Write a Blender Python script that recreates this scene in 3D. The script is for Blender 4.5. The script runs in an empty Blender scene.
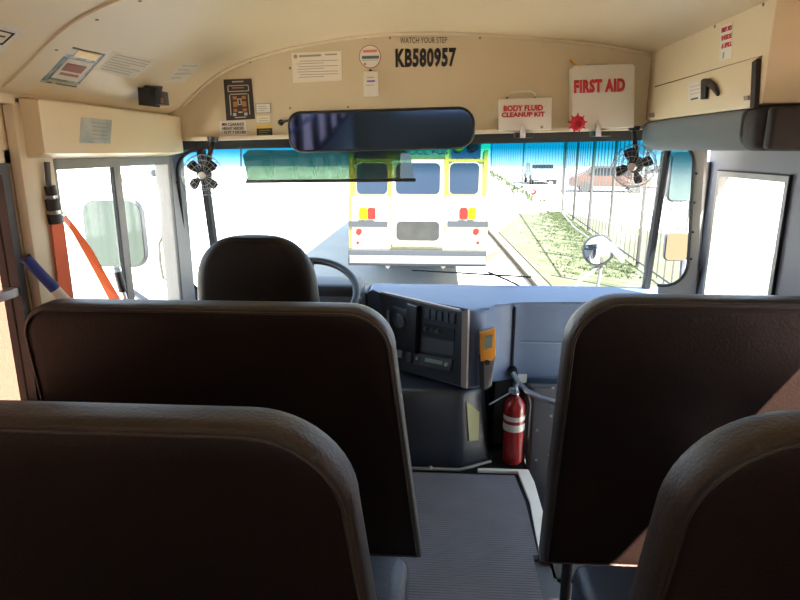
import bpy, bmesh, math, random
from mathutils import Vector, Matrix, Quaternion
random.seed(7)
R = math.radians
scn = bpy.context.scene
col = scn.collection

# ------------------------------------------------------------------ camera
CAMZ = 1.45
TH, PH, F = R(14.04), R(3.7), 600.0
cam_d = bpy.data.cameras.new('camera'); cam = bpy.data.objects.new('camera', cam_d); col.objects.link(cam)
cam_d.sensor_width = 36; cam_d.lens = 36*F/800; cam_d.clip_start = .02; cam_d.clip_end = 500
cam.location = (0, 0, CAMZ); cam.rotation_euler = (R(90)-TH, 0, PH)
scn.camera = cam
# ------------------------------------------------------------------ light
W = bpy.data.worlds.new('sky'); scn.world = W; W.use_nodes = True
wn = W.node_tree; wn.nodes.clear()
wo = wn.nodes.new('ShaderNodeOutputWorld'); bg = wn.nodes.new('ShaderNodeBackground')
bg.inputs[0].default_value = (.60, .78, 1.0, 1); bg.inputs[1].default_value = 1.7
wn.links.new(bg.outputs[0], wo.inputs[0])
SUNDIR = Vector((.45, -.47, .76)).normalized()
sd = bpy.data.lights.new('sun', 'SUN'); sd.energy = 36; sd.angle = R(.6); sd.color = (1, .94, .84)
so = bpy.data.objects.new('sun', sd); col.objects.link(so)
so.rotation_euler = SUNDIR.to_track_quat('Z', 'Y').to_euler(); so.location = (6, -5, 15)
scn.view_settings.view_transform = 'Standard'; scn.view_settings.look = 'None'
scn.view_settings.gamma = 1; scn.view_settings.use_curve_mapping = False
scn.view_settings.exposure = 1.78

# ------------------------------------------------------------------ measuring helpers (photo frame -> metres)
def ray(px, py):
    r = (px-400)/F; u = (300-py)/F
    fw = Vector((-math.sin(PH)*math.cos(TH), math.cos(PH)*math.cos(TH), -math.sin(TH)))
    rt = Vector((math.cos(PH), math.sin(PH), 0))
    up = rt.cross(fw)
    return fw + rt*r + up*u
O = Vector((0, 0, CAMZ))
def at(px, py, x=None, y=None, z=None):
    d = ray(px, py)
    if y is not None: t = y/d.y
    elif x is not None: t = x/d.x
    else: t = (z-CAMZ)/d.z
    return O + d*t

# ------------------------------------------------------------------ materials
def mat(name, c, rough=.6, metal=0, bump=None, noise=None, spec=.5, coat=0, emit=None):
    m = bpy.data.materials.new(name); m.use_nodes = True; nt = m.node_tree
    b = nt.nodes['Principled BSDF']
    b.inputs['Base Color'].default_value = (*c, 1); b.inputs['Roughness'].default_value = rough
    b.inputs['Metallic'].default_value = metal; b.inputs['Specular IOR Level'].default_value = spec
    b.inputs['Coat Weight'].default_value = coat
    if emit: b.inputs['Emission Color'].default_value = (*emit[0], 1); b.inputs['Emission Strength'].default_value = emit[1]
    tc = nt.nodes.new('ShaderNodeTexCoord')
    if noise:
        n = nt.nodes.new('ShaderNodeTexNoise'); n.inputs['Scale'].default_value = noise[0]; n.inputs['Detail'].default_value = 4
        mx = nt.nodes.new('ShaderNodeMix'); mx.data_type = 'RGBA'
        mx.inputs[6].default_value = (*c, 1); mx.inputs[7].default_value = (*noise[1], 1)
        rp = nt.nodes.new('ShaderNodeMapRange'); rp.inputs[1].default_value = .38; rp.inputs[2].default_value = .68
        nt.links.new(tc.outputs['Object'], n.inputs['Vector']); nt.links.new(n.outputs['Fac'], rp.inputs[0])
        nt.links.new(rp.outputs[0], mx.inputs[0]); nt.links.new(mx.outputs[2], b.inputs['Base Color'])
    if bump:
        n2 = nt.nodes.new('ShaderNodeTexNoise'); n2.inputs['Scale'].default_value = bump[0]; n2.inputs['Detail'].default_value = 5
        bp = nt.nodes.new('ShaderNodeBump'); bp.inputs['Strength'].default_value = bump[1]; bp.inputs['Distance'].default_value = .004
        nt.links.new(tc.outputs['Object'], n2.inputs['Vector']); nt.links.new(n2.outputs['Fac'], bp.inputs['Height'])
        nt.links.new(bp.outputs[0], b.inputs['Normal'])
    return m
def glass(name, tint, gloss=.05, band=None):
    m = bpy.data.materials.new(name); m.use_nodes = True; nt = m.node_tree; nt.nodes.clear()
    o = nt.nodes.new('ShaderNodeOutputMaterial'); t = nt.nodes.new('ShaderNodeBsdfTransparent')
    g = nt.nodes.new('ShaderNodeBsdfGlossy'); g.inputs['Roughness'].default_value = .02
    mx = nt.nodes.new('ShaderNodeMixShader'); mx.inputs[0].default_value = gloss
    t.inputs[0].default_value = (*tint, 1)
    if band:
        tc = nt.nodes.new('ShaderNodeTexCoord'); sp = nt.nodes.new('ShaderNodeSeparateXYZ')
        mr = nt.nodes.new('ShaderNodeMapRange'); mr.inputs[1].default_value = band[0]; mr.inputs[2].default_value = band[1]
        cm = nt.nodes.new('ShaderNodeMix'); cm.data_type = 'RGBA'; cm.inputs[6].default_value = (*tint, 1); cm.inputs[7].default_value = (*band[2], 1)
        nt.links.new(tc.outputs['Object'], sp.inputs[0]); nt.links.new(sp.outputs[2], mr.inputs[0])
        nt.links.new(mr.outputs[0], cm.inputs[0]); nt.links.new(cm.outputs[2], t.inputs[0])
    nt.links.new(t.outputs[0], mx.inputs[1]); nt.links.new(g.outputs[0], mx.inputs[2]); nt.links.new(mx.outputs[0], o.inputs[0])
    return m
M = {}
BE = (.79, .655, .42)
M['beige'] = mat('beige_panel', BE, .42, bump=(9, .12), noise=(1.3, (.75, .62, .395)))
M['beige_head'] = mat('beige_painted_steel', (.66, .56, .365), .5, bump=(30, .05), noise=(1.5, (.62, .52, .335)))
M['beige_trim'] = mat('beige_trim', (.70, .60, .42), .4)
M['cab'] = mat('beige_cabinet', (.74, .64, .425), .42)
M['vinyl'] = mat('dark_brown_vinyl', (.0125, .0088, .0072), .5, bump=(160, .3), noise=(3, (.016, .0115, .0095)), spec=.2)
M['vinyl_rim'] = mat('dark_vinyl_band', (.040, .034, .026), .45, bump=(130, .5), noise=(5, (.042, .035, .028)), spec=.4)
M['cushion'] = mat('navy_vinyl', (.035, .05, .085), .45, bump=(120, .3))
M['black'] = mat('black_plastic', (.012, .012, .013), .45)
M['blackm'] = mat('black_matt_rubber', (.018, .018, .018), .8, bump=(50, .2))
M['dgrey'] = mat('dark_grey_plastic', (.028, .03, .034), .5, bump=(80, .15))
M['panelgrey'] = mat('charcoal_panel', (.06, .064, .073), .5)
M['mauve'] = mat('mauve_grey_door_paint', (.10, .095, .112), .5, bump=(40, .1))
M['grey'] = mat('grey_paint', (.10, .10, .11), .5, bump=(40, .1))
M['dash'] = mat('blue_grey_dash_plastic', (.085, .122, .20), .55, bump=(90, .25), noise=(8, (.078, .113, .188)))
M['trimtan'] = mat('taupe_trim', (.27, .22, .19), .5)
M['mat'] = mat('ribbed_black_rubber', (.155, .158, .19), .55, bump=(60, .2), noise=(6, (.18, .183, .22)))
M['alu'] = mat('aluminium', (.62, .61, .60), .35, metal=.85)
M['steel'] = mat('brushed_steel', (.75, .75, .77), .28, metal=1)
M['offwhite'] = mat('off_white_paint', (.70, .68, .62), .5)
M['winframe'] = mat('grey_white_frame', (.24, .22, .195), .45)
M['darkframe'] = mat('dark_bronze_frame', (.045, .04, .038), .5)
M['white'] = mat('white_plastic', (.72, .68, .58), .45)
M['paper'] = mat('aged_paper', (.80, .74, .60), .7)
M['paperw'] = mat('pale_paper', (.74, .70, .60), .6)
M['ink'] = mat('black_ink', (.02, .018, .015), .6)
M['inkgrey'] = mat('grey_print', (.36, .31, .24), .7)
M['red'] = mat('red_ink', (.58, .02, .025), .5)
M['redpaint'] = mat('glossy_red_paint', (.25, .008, .008), .25, coat=.4)
M['redbow'] = mat('red_ribbon', (.60, .012, .03), .35)
M['orange'] = mat('orange_webbing', (.80, .13, .03), .7, bump=(300, .3))
M['orangep'] = mat('orange_rubber', (.85, .33, .03), .45)
M['yellow'] = mat('yellow_label', (.75, .55, .08), .5)
M['paleyellow'] = mat('pale_yellow', (.36, .35, .17), .6)
M['amber'] = mat('amber_plastic', (.85, .50, .08), .3)
M['blue'] = mat('blue_grip', (.02, .035, .22), .5, bump=(200, .4))
M['purple'] = mat('violet_print', (.12, .06, .55), .5)
M['label_dark'] = mat('dark_brown_label', (.03, .02, .015), .5)
M['label_or'] = mat('burnt_orange_print', (.42, .16, .04), .5)
M['label_lt'] = mat('cream_print', (.50, .46, .36), .5)
M['teal'] = mat('dark_teal_foil', (.02, .035, .032), .3, noise=(60, (.32, .34, .25)))
M['bluegrey'] = mat('blue_grey_ink', (.12, .17, .18), .5)
M['brownred'] = mat('faded_red_print', (.34, .13, .09), .6)
M['foil'] = mat('silver_foil', (.58, .58, .52), .3, metal=.25, noise=(14, (.38, .42, .40)))
M['pad'] = mat('blue_grey_fabric_pad', (.15, .175, .185), .85, bump=(60, .5))
M['padblack'] = mat('black_vinyl_pad', (.009, .008, .008), .7, bump=(60, .3))
M['hole'] = mat('dark_recess', (.03, .022, .018), .8)
M['mirror'] = mat('navy_reflection_mirror_glass', (.07, .14, .36), .05, metal=1)  # navy reflection put into the glass colour
M['mirror2'] = mat('mirror_glass', (.7, .72, .74), .03, metal=1)
M['visor'] = glass('green_visor_film', (.26, .34, .28), .05)
M['wind'] = glass('windshield_glass', (.72, .745, .77), .02, band=(1.34, 1.46, (.03, .30, .37)))
M['clear'] = glass('clear_glass', (.95, .96, .96), .03)
M['tinted'] = glass('bronze_tinted_glass', (.40, .29, .25), .05)
M['lighttint'] = glass('lightly_tinted_glass', (.72, .62, .60), .03)
M['gauge'] = mat('gauge_print', (.5, .5, .5), .5)
M['lcd'] = mat('lcd_green_grey', (.22, .27, .20), .3)
# outside
M['ground'] = mat('pale_concrete', (.36, .345, .31), .9, bump=(4, .3), noise=(.7, (.32, .305, .28)))
M['grass'] = mat('dry_grass', (.034, .040, .013), .95, bump=(20, 1), noise=(2.2, (.060, .058, .032)))
M['grassg'] = mat('green_grass', (.024, .042, .009), .95, noise=(5, (.036, .048, .013)))
M['kerb'] = mat('weathered_kerb', (.05, .04, .033), .9, noise=(6, (.04, .033, .028)))
M['bus'] = mat('school_bus_yellow', (.42, .36, .18), .4)
M['buspale'] = mat('overexposed_bus_yellow', (.45, .41, .29), .4)  # bus yellow paled in the colour itself, as blown out by the sun
M['buspost'] = mat('deep_yellow_paint', (.30, .17, .015), .4)
M['busglass'] = mat('blue_grey_bus_window', (.014, .023, .038), .25, spec=.2)
M['busbump'] = mat('grey_bus_bumper', (.016, .018, .022), .5)
M['busdark'] = mat('dark_blue_lamp_panel', (.01, .02, .05), .4)
M['sign'] = mat('green_grey_sign', (.05, .08, .035), .5)
M['lampr'] = mat('red_lens', (.22, .010, .008), .35, spec=.2)
M['lampy'] = mat('yellow_lens', (.34, .22, .0), .35, spec=.2)
M['car'] = mat('brown_red_car_paint', (.07, .035, .024), .4)
M['carg'] = mat('silver_car_paint', (.10, .105, .11), .4)
M['carglass'] = mat('dark_car_glass', (.006, .008, .01), .3)
M['fence'] = mat('grey_steel_fence', (.045, .042, .04), .6)
M['shadow_stripe'] = mat('orange_brown_shadow', (.085, .06, .022), .8)  # colour of the striped fence shadow on the ground
M['lowglass'] = mat('dusty_grey_glass', (.018, .018, .017), .5, spec=.2, noise=(5, (.026, .025, .022)))
M['bus2'] = mat('yellow_door_edge', (.34, .26, .07), .5)
M['faint'] = mat('faint_grey_print', (.52, .46, .35), .7)
M['tyre'] = mat('black_tyre', (.02, .02, .02), .8)
M['plast'] = mat('blue_grey_metal', (.015, .022, .03), .5)

# ------------------------------------------------------------------ mesh helpers
WL = {}
def finish(name, bm, m, parent=None, smooth=False, label=None):
    me = bpy.data.meshes.new(name)
    bmesh.ops.recalc_face_normals(bm, faces=bm.faces[:])
    bm.to_mesh(me); bm.free()
    if parent is not None:
        me.transform(Matrix.Translation(-WL[parent.name]))
    o = bpy.data.objects.new(name, me); col.objects.link(o)
    if parent is not None:
        o.parent = parent
        WL[o.name] = WL[parent.name]
    else: WL[o.name] = Vector((0, 0, 0))
    ms = m if isinstance(m, (list, tuple)) else [m]
    for k in ms: me.materials.append(k)
    if smooth:
        for p in me.polygons: p.use_smooth = True
        if smooth == 'auto':
            try: me.set_sharp_from_angle(angle=R(38))
            except Exception: pass
    if label: o['label'] = label
    return o
def thing(name, label, cat, loc, group=None):
    o = bpy.data.objects.new(name, None); col.objects.link(o); o.empty_display_size = .1
    o.location = loc; WL[o.name] = Vector(loc); o['label'] = label; o['category'] = cat
    if group: o['group'] = group
    return o
def tag(o, label, cat, group=None):
    # move origin to the base centre of the mesh
    vs = [v.co for v in o.data.vertices]
    c = Vector(((min(v.x for v in vs)+max(v.x for v in vs))/2, (min(v.y for v in vs)+max(v.y for v in vs))/2, min(v.z for v in vs)))
    o.data.transform(Matrix.Translation(-c)); o.location = c; WL[o.name] = c
    o['label'] = label; o['category'] = cat
    if group: o['group'] = group
    return o
def struct(o): o['kind'] = 'structure'; return o
def stuff(o): o['kind'] = 'stuff'; return o

def b_box(bm, lo, hi, bev=0, seg=2, M4=None):
    vs = [bm.verts.new((x, y, z)) for x in (lo[0], hi[0]) for y in (lo[1], hi[1]) for z in (lo[2], hi[2])]
    idx = [(0, 1, 3, 2), (4, 6, 7, 5), (0, 4, 5, 1), (2, 3, 7, 6), (0, 2, 6, 4), (1, 5, 7, 3)]
    fs = [bm.faces.new([vs[i] for i in f]) for f in idx]
    es = list({e for f in fs for e in f.edges})
    allv = list(vs)
    if bev > 0:
        r = bmesh.ops.bevel(bm, geom=es, offset=bev, segments=seg, affect='EDGES', profile=.5)
        allv = list({v for f in r['faces'] for v in f.verts} | {v for v in vs if v.is_valid})
    if M4 is not None:
        bmesh.ops.transform(bm, matrix=M4, verts=allv)
    return allv
def box(name, lo, hi, m, parent=None, bev=0, seg=2, M4=None):
    lo, hi = [min(a, b) for a, b in zip(lo, hi)], [max(a, b) for a, b in zip(lo, hi)]
    bm = bmesh.new(); b_box(bm, lo, hi, bev, seg, M4)
    return finish(name, bm, m, parent, smooth='auto' if bev else False)
def b_tube(bm, pts, r, n=10, closed=False, cap=True):
    pts = [Vector(p) for p in pts]; N = len(pts)
    rs = r if isinstance(r, (list, tuple)) else [r]*N
    rings = []; prev = None
    for i, p in enumerate(pts):
        if closed: t = pts[(i+1) % N]-pts[i-1]
        else: t = pts[min(i+1, N-1)]-pts[max(i-1, 0)]
        t.normalize()
        if prev is None:
            a = Vector((0, 0, 1)) if abs(t.z) < .9 else Vector((1, 0, 0))
            u = t.cross(a).normalized()
        else:
            u = (prev - t*prev.dot(t)).normalized()
        prev = u; v = t.cross(u)
        rings.append([bm.verts.new(p+(u*math.cos(2*math.pi*k/n)+v*math.sin(2*math.pi*k/n))*rs[i]) for k in range(n)])
    for i in range(N if closed else N-1):
        a, b = rings[i], rings[(i+1) % N]
        for k in range(n): bm.faces.new((a[k], a[(k+1) % n], b[(k+1) % n], b[k]))
    if cap and not closed:
        bm.faces.new(rings[0][::-1]); bm.faces.new(rings[-1])
def tube(name, pts, r, m, parent=None, n=10, closed=False):
    bm = bmesh.new(); b_tube(bm, pts, r, n, closed); return finish(name, bm, m, parent, smooth='auto')
def b_lathe(bm, prof, base, axis=(0, 0, 1), n=28):
    q = Vector((0, 0, 1)).rotation_difference(Vector(axis).normalized()); base = Vector(base)
    rings = []
    for (r, h) in prof:
        if r < 1e-5: rings.append([bm.verts.new(base+q @ Vector((0, 0, h)))])
        else: rings.append([bm.verts.new(base+q @ Vector((r*math.cos(2*math.pi*k/n), r*math.sin(2*math.pi*k/n), h))) for k in range(n)])
    for a, b in zip(rings, rings[1:]):
        for k in range(n):
            k2 = (k+1) % n
            if len(a) == 1 and len(b) == 1: continue
            if len(a) == 1: bm.faces.new((a[0], b[k2], b[k]))
            elif len(b) == 1: bm.faces.new((a[k], a[k2], b[0]))
            else: bm.faces.new((a[k], a[k2], b[k2], b[k]))
def lathe(name, prof, base, m, parent=None, axis=(0, 0, 1), n=28):
    bm = bmesh.new(); b_lathe(bm, prof, base, axis, n); return finish(name, bm, m, parent, smooth='auto')
def b_prism(bm, poly, d, bev=0, seg=2):
    """closed polygon (3D points) extruded along vector d"""
    d = Vector(d); a = [bm.verts.new(Vector(p)) for p in poly]; b = [bm.verts.new(Vector(p)+d) for p in poly]
    n = len(a); f1 = bm.faces.new(a); f2 = bm.faces.new(b[::-1])
    for k in range(n): bm.faces.new((a[k], b[k], b[(k+1) % n], a[(k+1) % n]))
    if bev: bmesh.ops.bevel(bm, geom=list(set(f1.edges) | set(f2.edges)), offset=bev, segments=seg, affect='EDGES', profile=.5)
def prism(name, poly, d, m, parent=None, bev=0, seg=2):
    bm = bmesh.new(); b_prism(bm, poly, d, bev, seg); return finish(name, bm, m, parent, smooth='auto' if bev else False)
def rrect(w, h, r, n=6):
    """rounded rectangle centred on 0; r = radius or 4 radii (bl, br, tr, tl)"""
    rr = r if isinstance(r, (list, tuple)) else [r]*4
    c = [(-w/2, -h/2, 180), (w/2, -h/2, 270), (w/2, h/2, 0), (-w/2, h/2, 90)]; out = []
    for (x, y, a0), q in zip(c, rr):
        cx = x+q*(1 if x < 0 else -1); cy = y+q*(1 if y < 0 else -1)
        for k in range(n+1):
            a = R(a0+90*k/n); out.append((cx+q*math.cos(a), cy+q*math.sin(a)))
    return out
def plane_prism(name, pts2, org, ux, uy, depth, m, parent=None, bev=0, seg=2):
    org = Vector(org); ux = Vector(ux).normalized(); uy = Vector(uy).normalized(); n = ux.cross(uy)
    return prism(name, [org+ux*a+uy*b for a, b in pts2], n*depth, m, parent, bev, seg)
def b_frame(bm, outer, inner, d):
    d = Vector(d); n = len(outer)
    A = [bm.verts.new(Vector(p)) for p in outer]; B = [bm.verts.new(Vector(p)) for p in inner]
    C = [bm.verts.new(Vector(p)+d) for p in outer]; D = [bm.verts.new(Vector(p)+d) for p in inner]
    for k in range(n):
        j = (k+1) % n
        bm.faces.new((A[k], A[j], B[j], B[k])); bm.faces.new((C[k], D[k], D[j], C[j]))
        bm.faces.new((A[k], C[k], C[j], A[j])); bm.faces.new((B[k], B[j], D[j], D[k]))
def text_mesh(s, bold=0, spacing=1.0):
    cu = bpy.data.curves.new('t', 'FONT'); cu.body = s; cu.size = 1; cu.offset = bold; cu.space_character = spacing
    cu.resolution_u = 3
    o = bpy.data.objects.new('t', cu); col.objects.link(o)
    dg = bpy.context.evaluated_depsgraph_get(); dg.update()
    me = bpy.data.meshes.new_from_object(o.evaluated_get(dg))
    bpy.data.objects.remove(o); bpy.data.curves.remove(cu)
    return me
def lettering(name, s, P00, P10, P01, m, parent=None, bold=.02, spacing=1.0, th=.0008, norm=None):
    """text fitted to the parallelogram P00 (bottom left), P10 (bottom right), P01 (top left)"""
    me = text_mesh(s, bold, spacing)
    xs = [v.co.x for v in me.vertices]; ys = [v.co.y for v in me.vertices]
    x0, x1, y0, y1 = min(xs), max(xs), min(ys), max(ys)
    P00, P10, P01 = Vector(P00), Vector(P10), Vector(P01)
    n = (P10-P00).cross(P01-P00).normalized()
    bm = bmesh.new(); bm.from_mesh(me); bpy.data.meshes.remove(me)
    for v in bm.verts:
        v.co = P00+(P10-P00)*((v.co.x-x0)/(x1-x0))+(P01-P00)*((v.co.y-y0)/(y1-y0)) + n*th
    r = bmesh.ops.extrude_face_region(bm, geom=bm.faces[:])
    for v in r['geom']:
        if isinstance(v, bmesh.types.BMVert): v.co -= n*th
    o = finish(name, bm, m, parent)
    return o

# ------------------------------------------------------------------ ceiling profile
YH = 2.60
XL, XR = -1.19, 1.19
ppx = [(188, 104), (200, 84), (224, 69), (250, 58), (275, 51), (300, 45), (350, 36.5), (400, 32), (450, 32), (500, 34.5), (550, 38.5), (600, 43), (647, 53)]
prof = [at(a, b, y=YH) for a, b in ppx]
prof = [(p.x, p.z) for p in prof]
prof = [(XL-.02, 1.58), (prof[0][0]-.05, 1.605)] + prof + [(1.02, 1.79), (1.10, 1.73), (XR+.02, 1.60)]
def zc(x):
    for (x0, z0), (x1, z1) in zip(prof, prof[1:]):
        if x0 <= x <= x1: return z0+(z1-z0)*(x-x0)/(x1-x0)
    return 1.6
def at_ceil(px, py, off=.003):
    d = ray(px, py); t = .3
    while t < 6:
        p = O+d*t
        if p.z > zc(p.x)-off: return p
        t += .002
    return O+d*3
def smooth_prof(n=60):
    xs = [XL-.02+(XR-XL+.04)*k/n for k in range(n+1)]
    zz = [zc(x) for x in xs]
    for _ in range(4): zz = [zz[0]]+[(zz[i-1]+2*zz[i]+zz[i+1])/4 for i in range(1, n)]+[zz[-1]]
    return list(zip(xs, zz))
SP = smooth_prof()
prof = SP

# ================================================================== STRUCTURE
YB = -4.2
bm = bmesh.new()
b_prism(bm, [(x, YB, z) for x, z in SP]+[(x, YB, z+.06) for x, z in SP[::-1]], (0, YH-YB+.15, 0))
struct(finish('ceiling', bm, M['beige'], smooth='auto'))
# front header panel, arched top, lower edge rising slightly to the right
zl, zr = at(187, 141, y=YH).z, at(640, 129.5, y=YH).z
xl_, xr_ = at(187, 141, y=YH).x, at(640, 129.5, y=YH).x
def zhead(x): return zl+(zr-zl)*max(0, min(1.25, (x-xl_)/(xr_-xl_)))
poly = [(x, YH, z+.01) for x, z in SP]
poly = poly+[(XR+.02, YH, zhead(1.2)), (.8, YH, zhead(.8)), (-1.0, YH, zhead(-1.0)), (XL-.02, YH, zhead(-1.2))]
wall_front = struct(prism('wall_front', poly, (0, .16, 0), M['beige_head']))
# rolled light trim where the header meets the roof
tr = [Vector((x, YH-.004, z-.004)) for x, z in SP if -1.12 < x < .92]
struct(tube('trim_1', tr, .008, M['beige_trim'], n=8))
struct(prism('trim_2', [(-1.08, YH-.03, zhead(-1.08)), (.84, YH-.03, zhead(.84)), (.84, YH-.03, zhead(.84)+.014), (-1.08, YH-.03, zhead(-1.08)+.014)], (0, .03, 0), M['beige_trim']))

# floor with the step well cut out
bm = bmesh.new(); XS = .435
b_prism(bm, [(XL, YB, -.02), (XR, YB, -.02), (XR, 1.85, -.02), (XS, 1.85, -.02), (XS, 3.2, -.02), (XL, 3.2, -.02)], (0, 0, -.05))
struct(finish('floor', bm, M['black']))
# walls: lower, posts, upper band
def wall(side, x0, x1, spans, zs):
    bm = bmesh.new()
    for (a, b, z0, z1) in spans: b_box(bm, (x0, a, z0), (x1, b, z1))
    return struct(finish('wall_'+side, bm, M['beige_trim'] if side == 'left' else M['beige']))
WT = .05
DY0, DY1 = at(50, 200, x=XL).y, at(172, 200, x=XL).y      # driver window opening
PW = [(1.615-.75*k-.66, 1.615-.75*k) for k in range(7)]
sp = [(YB, 2.75, -.9, .69), (YB, 2.75, 1.415, 1.60), (1.615, DY0, .7, 1.45), (DY1, 2.66, .7, 1.45)]
for k, (a, b) in enumerate(PW):
    sp.append((PW[k+1][1] if k+1 < len(PW) else YB, a, .7, 1.45))
wall('left', XL-WT, XL, sp, None)
RW = [(1.47-.75*k-.66, 1.47-.75*k) for k in range(7)]
RD0, RD1 = at(800, 230, x=XR).y-.02, at(703, 230, x=XR).y       # entrance door
sp = [(YB, RD0, -.9, .735), (YB, 2.75, 1.45, 1.62), (1.47, RD0, .7, 1.5), (RD1+.0, 2.75, -.9, 1.5)]
for k, (a, b) in enumerate(RW):
    sp.append((RW[k+1][1] if k+1 < len(RW) else YB, a, .7, 1.5))
bm = bmesh.new()
for (a, b, z0, z1) in sp: b_box(bm, (XR, a, z0), (XR+WT, b, z1))
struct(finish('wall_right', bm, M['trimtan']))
bm = bmesh.new(); b_box(bm, (XL-.05, YB-.05, -.9), (XR+.05, YB, .75)); b_box(bm, (XL-.05, YB-.05, 1.4), (XR+.05, YB, 1.95))
b_box(bm, (XL-.05, YB-.05, .7), (-.6, YB, 1.5)); b_box(bm, (.6, YB-.05, .7), (XR+.05, YB, 1.5))
struct(finish('wall_rear', bm, M['beige']))
# front cowl below the windshield (outside skin)
struct(box('wall_cowl', (XL-.05, 3.17, -.6), (XR+.05, 3.22, .735), M['dgrey']))
bm = bmesh.new(); b_box(bm, (XL-.05, 2.75, -.6), (XL, 3.2, .735)); b_box(bm, (XR, 2.75, -.6), (XR+.05, 3.2, .735))
struct(finish('wall_cowl_sides', bm, M['dgrey']))

# passenger windows
def slider_window(name, x, a, b, z0, z1, gl, fr, bar=1.06, side=1):
    w = bpy.data.objects.new(name, None); col.objects.link(w); w['kind'] = 'structure'; WL[w.name] = Vector((0, 0, 0))
    bm = bmesh.new(); t = .03
    xa, xb = (x-.045, x+.008) if side < 0 else (x-.008, x+.045)
    b_box(bm, (xa, a, z0), (xb, a+t, z1)); b_box(bm, (xa, b-t, z0), (xb, b, z1))
    b_box(bm, (xa, a+t, z0), (xb, b-t, z0+t)); b_box(bm, (xa, a+t, z1-t), (xb, b-t, z1))
    finish('window_frame', bm, fr, w)
    bm = bmesh.new(); b_box(bm, (x-.02 if side < 0 else x, a+t, bar-.012), (x+.004 if side < 0 else x+.02, b-t, bar+.012)); finish('sash_bar', bm, M['alu'], w)
    box('pane', (x-.024 if side < 0 else x+.018, a+t, z0+t), (x-.018 if side < 0 else x+.024, b-t, z1-t), gl, w)
    return w
for k, (a, b) in enumerate(PW): slider_window('window_%d' % (k+2), XL, a, b, .69, 1.415, M['tinted'], M['darkframe'], side=-1)
for k, (a, b) in enumerate(RW): slider_window('window_%d' % (k+9), XR, a, b, .735, 1.45, M['lighttint'] if k == 0 else M['tinted'], M['darkframe'], side=1)

# driver's side window: two sliding panes
w = bpy.data.objects.new('window_1', None); col.objects.link(w); w['kind'] = 'structure'; WL[w.name] = Vector((0, 0, 0))
ym = at(122, 230, x=XL).y
zt = 1.425
bm = bmesh.new(); fx0, fx1 = XL-.045, XL+.012
b_box(bm, (fx0, DY0, .72), (fx1, DY0+.035, zt)); b_box(bm, (fx0, DY1-.04, .72), (fx1, DY1, zt))
b_box(bm, (fx0, DY0+.03, zt-.035), (fx1, DY1-.04, zt)); b_box(bm, (fx0, DY0+.03, .72), (fx1, DY1-.04, .76))
finish('window_frame', bm, M['winframe'], w)
bm = bmesh.new(); b_box(bm, (XL-.008, ym-.02, .76), (XL+.006, ym+.028, zt-.035)); finish('centre_mullion', bm, M['winframe'], w)
bm = bmesh.new(); b_box(bm, (XL-.006, ym-.028, .76), (XL+.006, ym-.02, zt-.035))
finish('seal', bm, M['blackm'], w)
box('pane', (XL-.026, DY0+.03, .75), (XL-.02, ym, zt-.03), M['clear'], w)
box('pane', (XL-.012, ym, .75), (XL-.006, DY1-.035, zt-.03), M['clear'], w)
# beige post cover between passenger and driver windows
pc = at(36, 200, x=XL+.02)
struct(box('trim_3', (XL-.0, 1.63, .3), (XL+.035, DY0-.005, 1.60), M['beige_trim'], bev=.012))
# roof-side ledge on the left
struct(box('trim_4', (XL, YB+.01, 1.57), (XL+.035, 2.6, 1.60), M['beige_trim'], bev=.006))
# front left and right posts beside the windshield
struct(prism('trim_5', [(XL-.04, 2.62, .70), (XL-.04, 2.76, .70), (XL-.04, 2.76, 1.56), (XL-.04, 2.62, 1.56)], (.055, 0, 0), M['winframe']))

# ------------------------------------------------------------------ windshield
w = bpy.data.objects.new('window_20', None); col.objects.link(w); w['kind'] = 'structure'; WL[w.name] = Vector((0, 0, 0))
TL, TR_ = at(200, 147, y=2.74), at(669, 137, y=2.74)
BL, BR = at(221, 300, y=3.12), at(645, 296, y=3.12)
OTL, OBL = at(171, 147, y=2.64), at(187, 306, y=2.78)
OTR, OBR = at(700, 137, y=2.64), at(690, 300, y=2.78)
def quadpane(name, q, m, par, t=.005):
    n = (q[1]-q[0]).cross(q[3]-q[0]).normalized()
    return prism(name, q, n*t, m, par)
quadpane('centre_pane', [BL, BR, TR_, TL], M['wind'], w)
quadpane('side_pane', [OBL, BL, TL, OTL], M['wind'], w)
quadpane('side_pane', [BR, OBR, OTR, TR_], M['wind'], w)
for a, b in ((TL, BL), (TR_, BR)):
    d = (b-a).normalized(); bm = bmesh.new(); q = []
    s = Vector((.0135, 0, 0)); f = Vector((0, -.015, 0)); e = Vector((0, .03, 0))
    b_prism(bm, [a-s+f, a+s+f, a+s+e, a-s+e], b-a)
    finish('divider', bm, M['blackm'], w)
# top and side rubber gaskets
bm = bmesh.new()
top = [OTL+Vector((0, -.01, 0)), TL+Vector((0, -.01, 0)), TR_+Vector((0, -.01, 0)), OTR+Vector((0, -.01, 0))]
for p, q in zip(top, top[1:]):
    b_prism(bm, [p+Vector((0, -.02, -.012)), p+Vector((0, .02, -.012)), p+Vector((0, .02, .05)), p+Vector((0, -.02, .05))], q-p)
finish('top_gasket', bm, M['blackm'], w)
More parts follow.
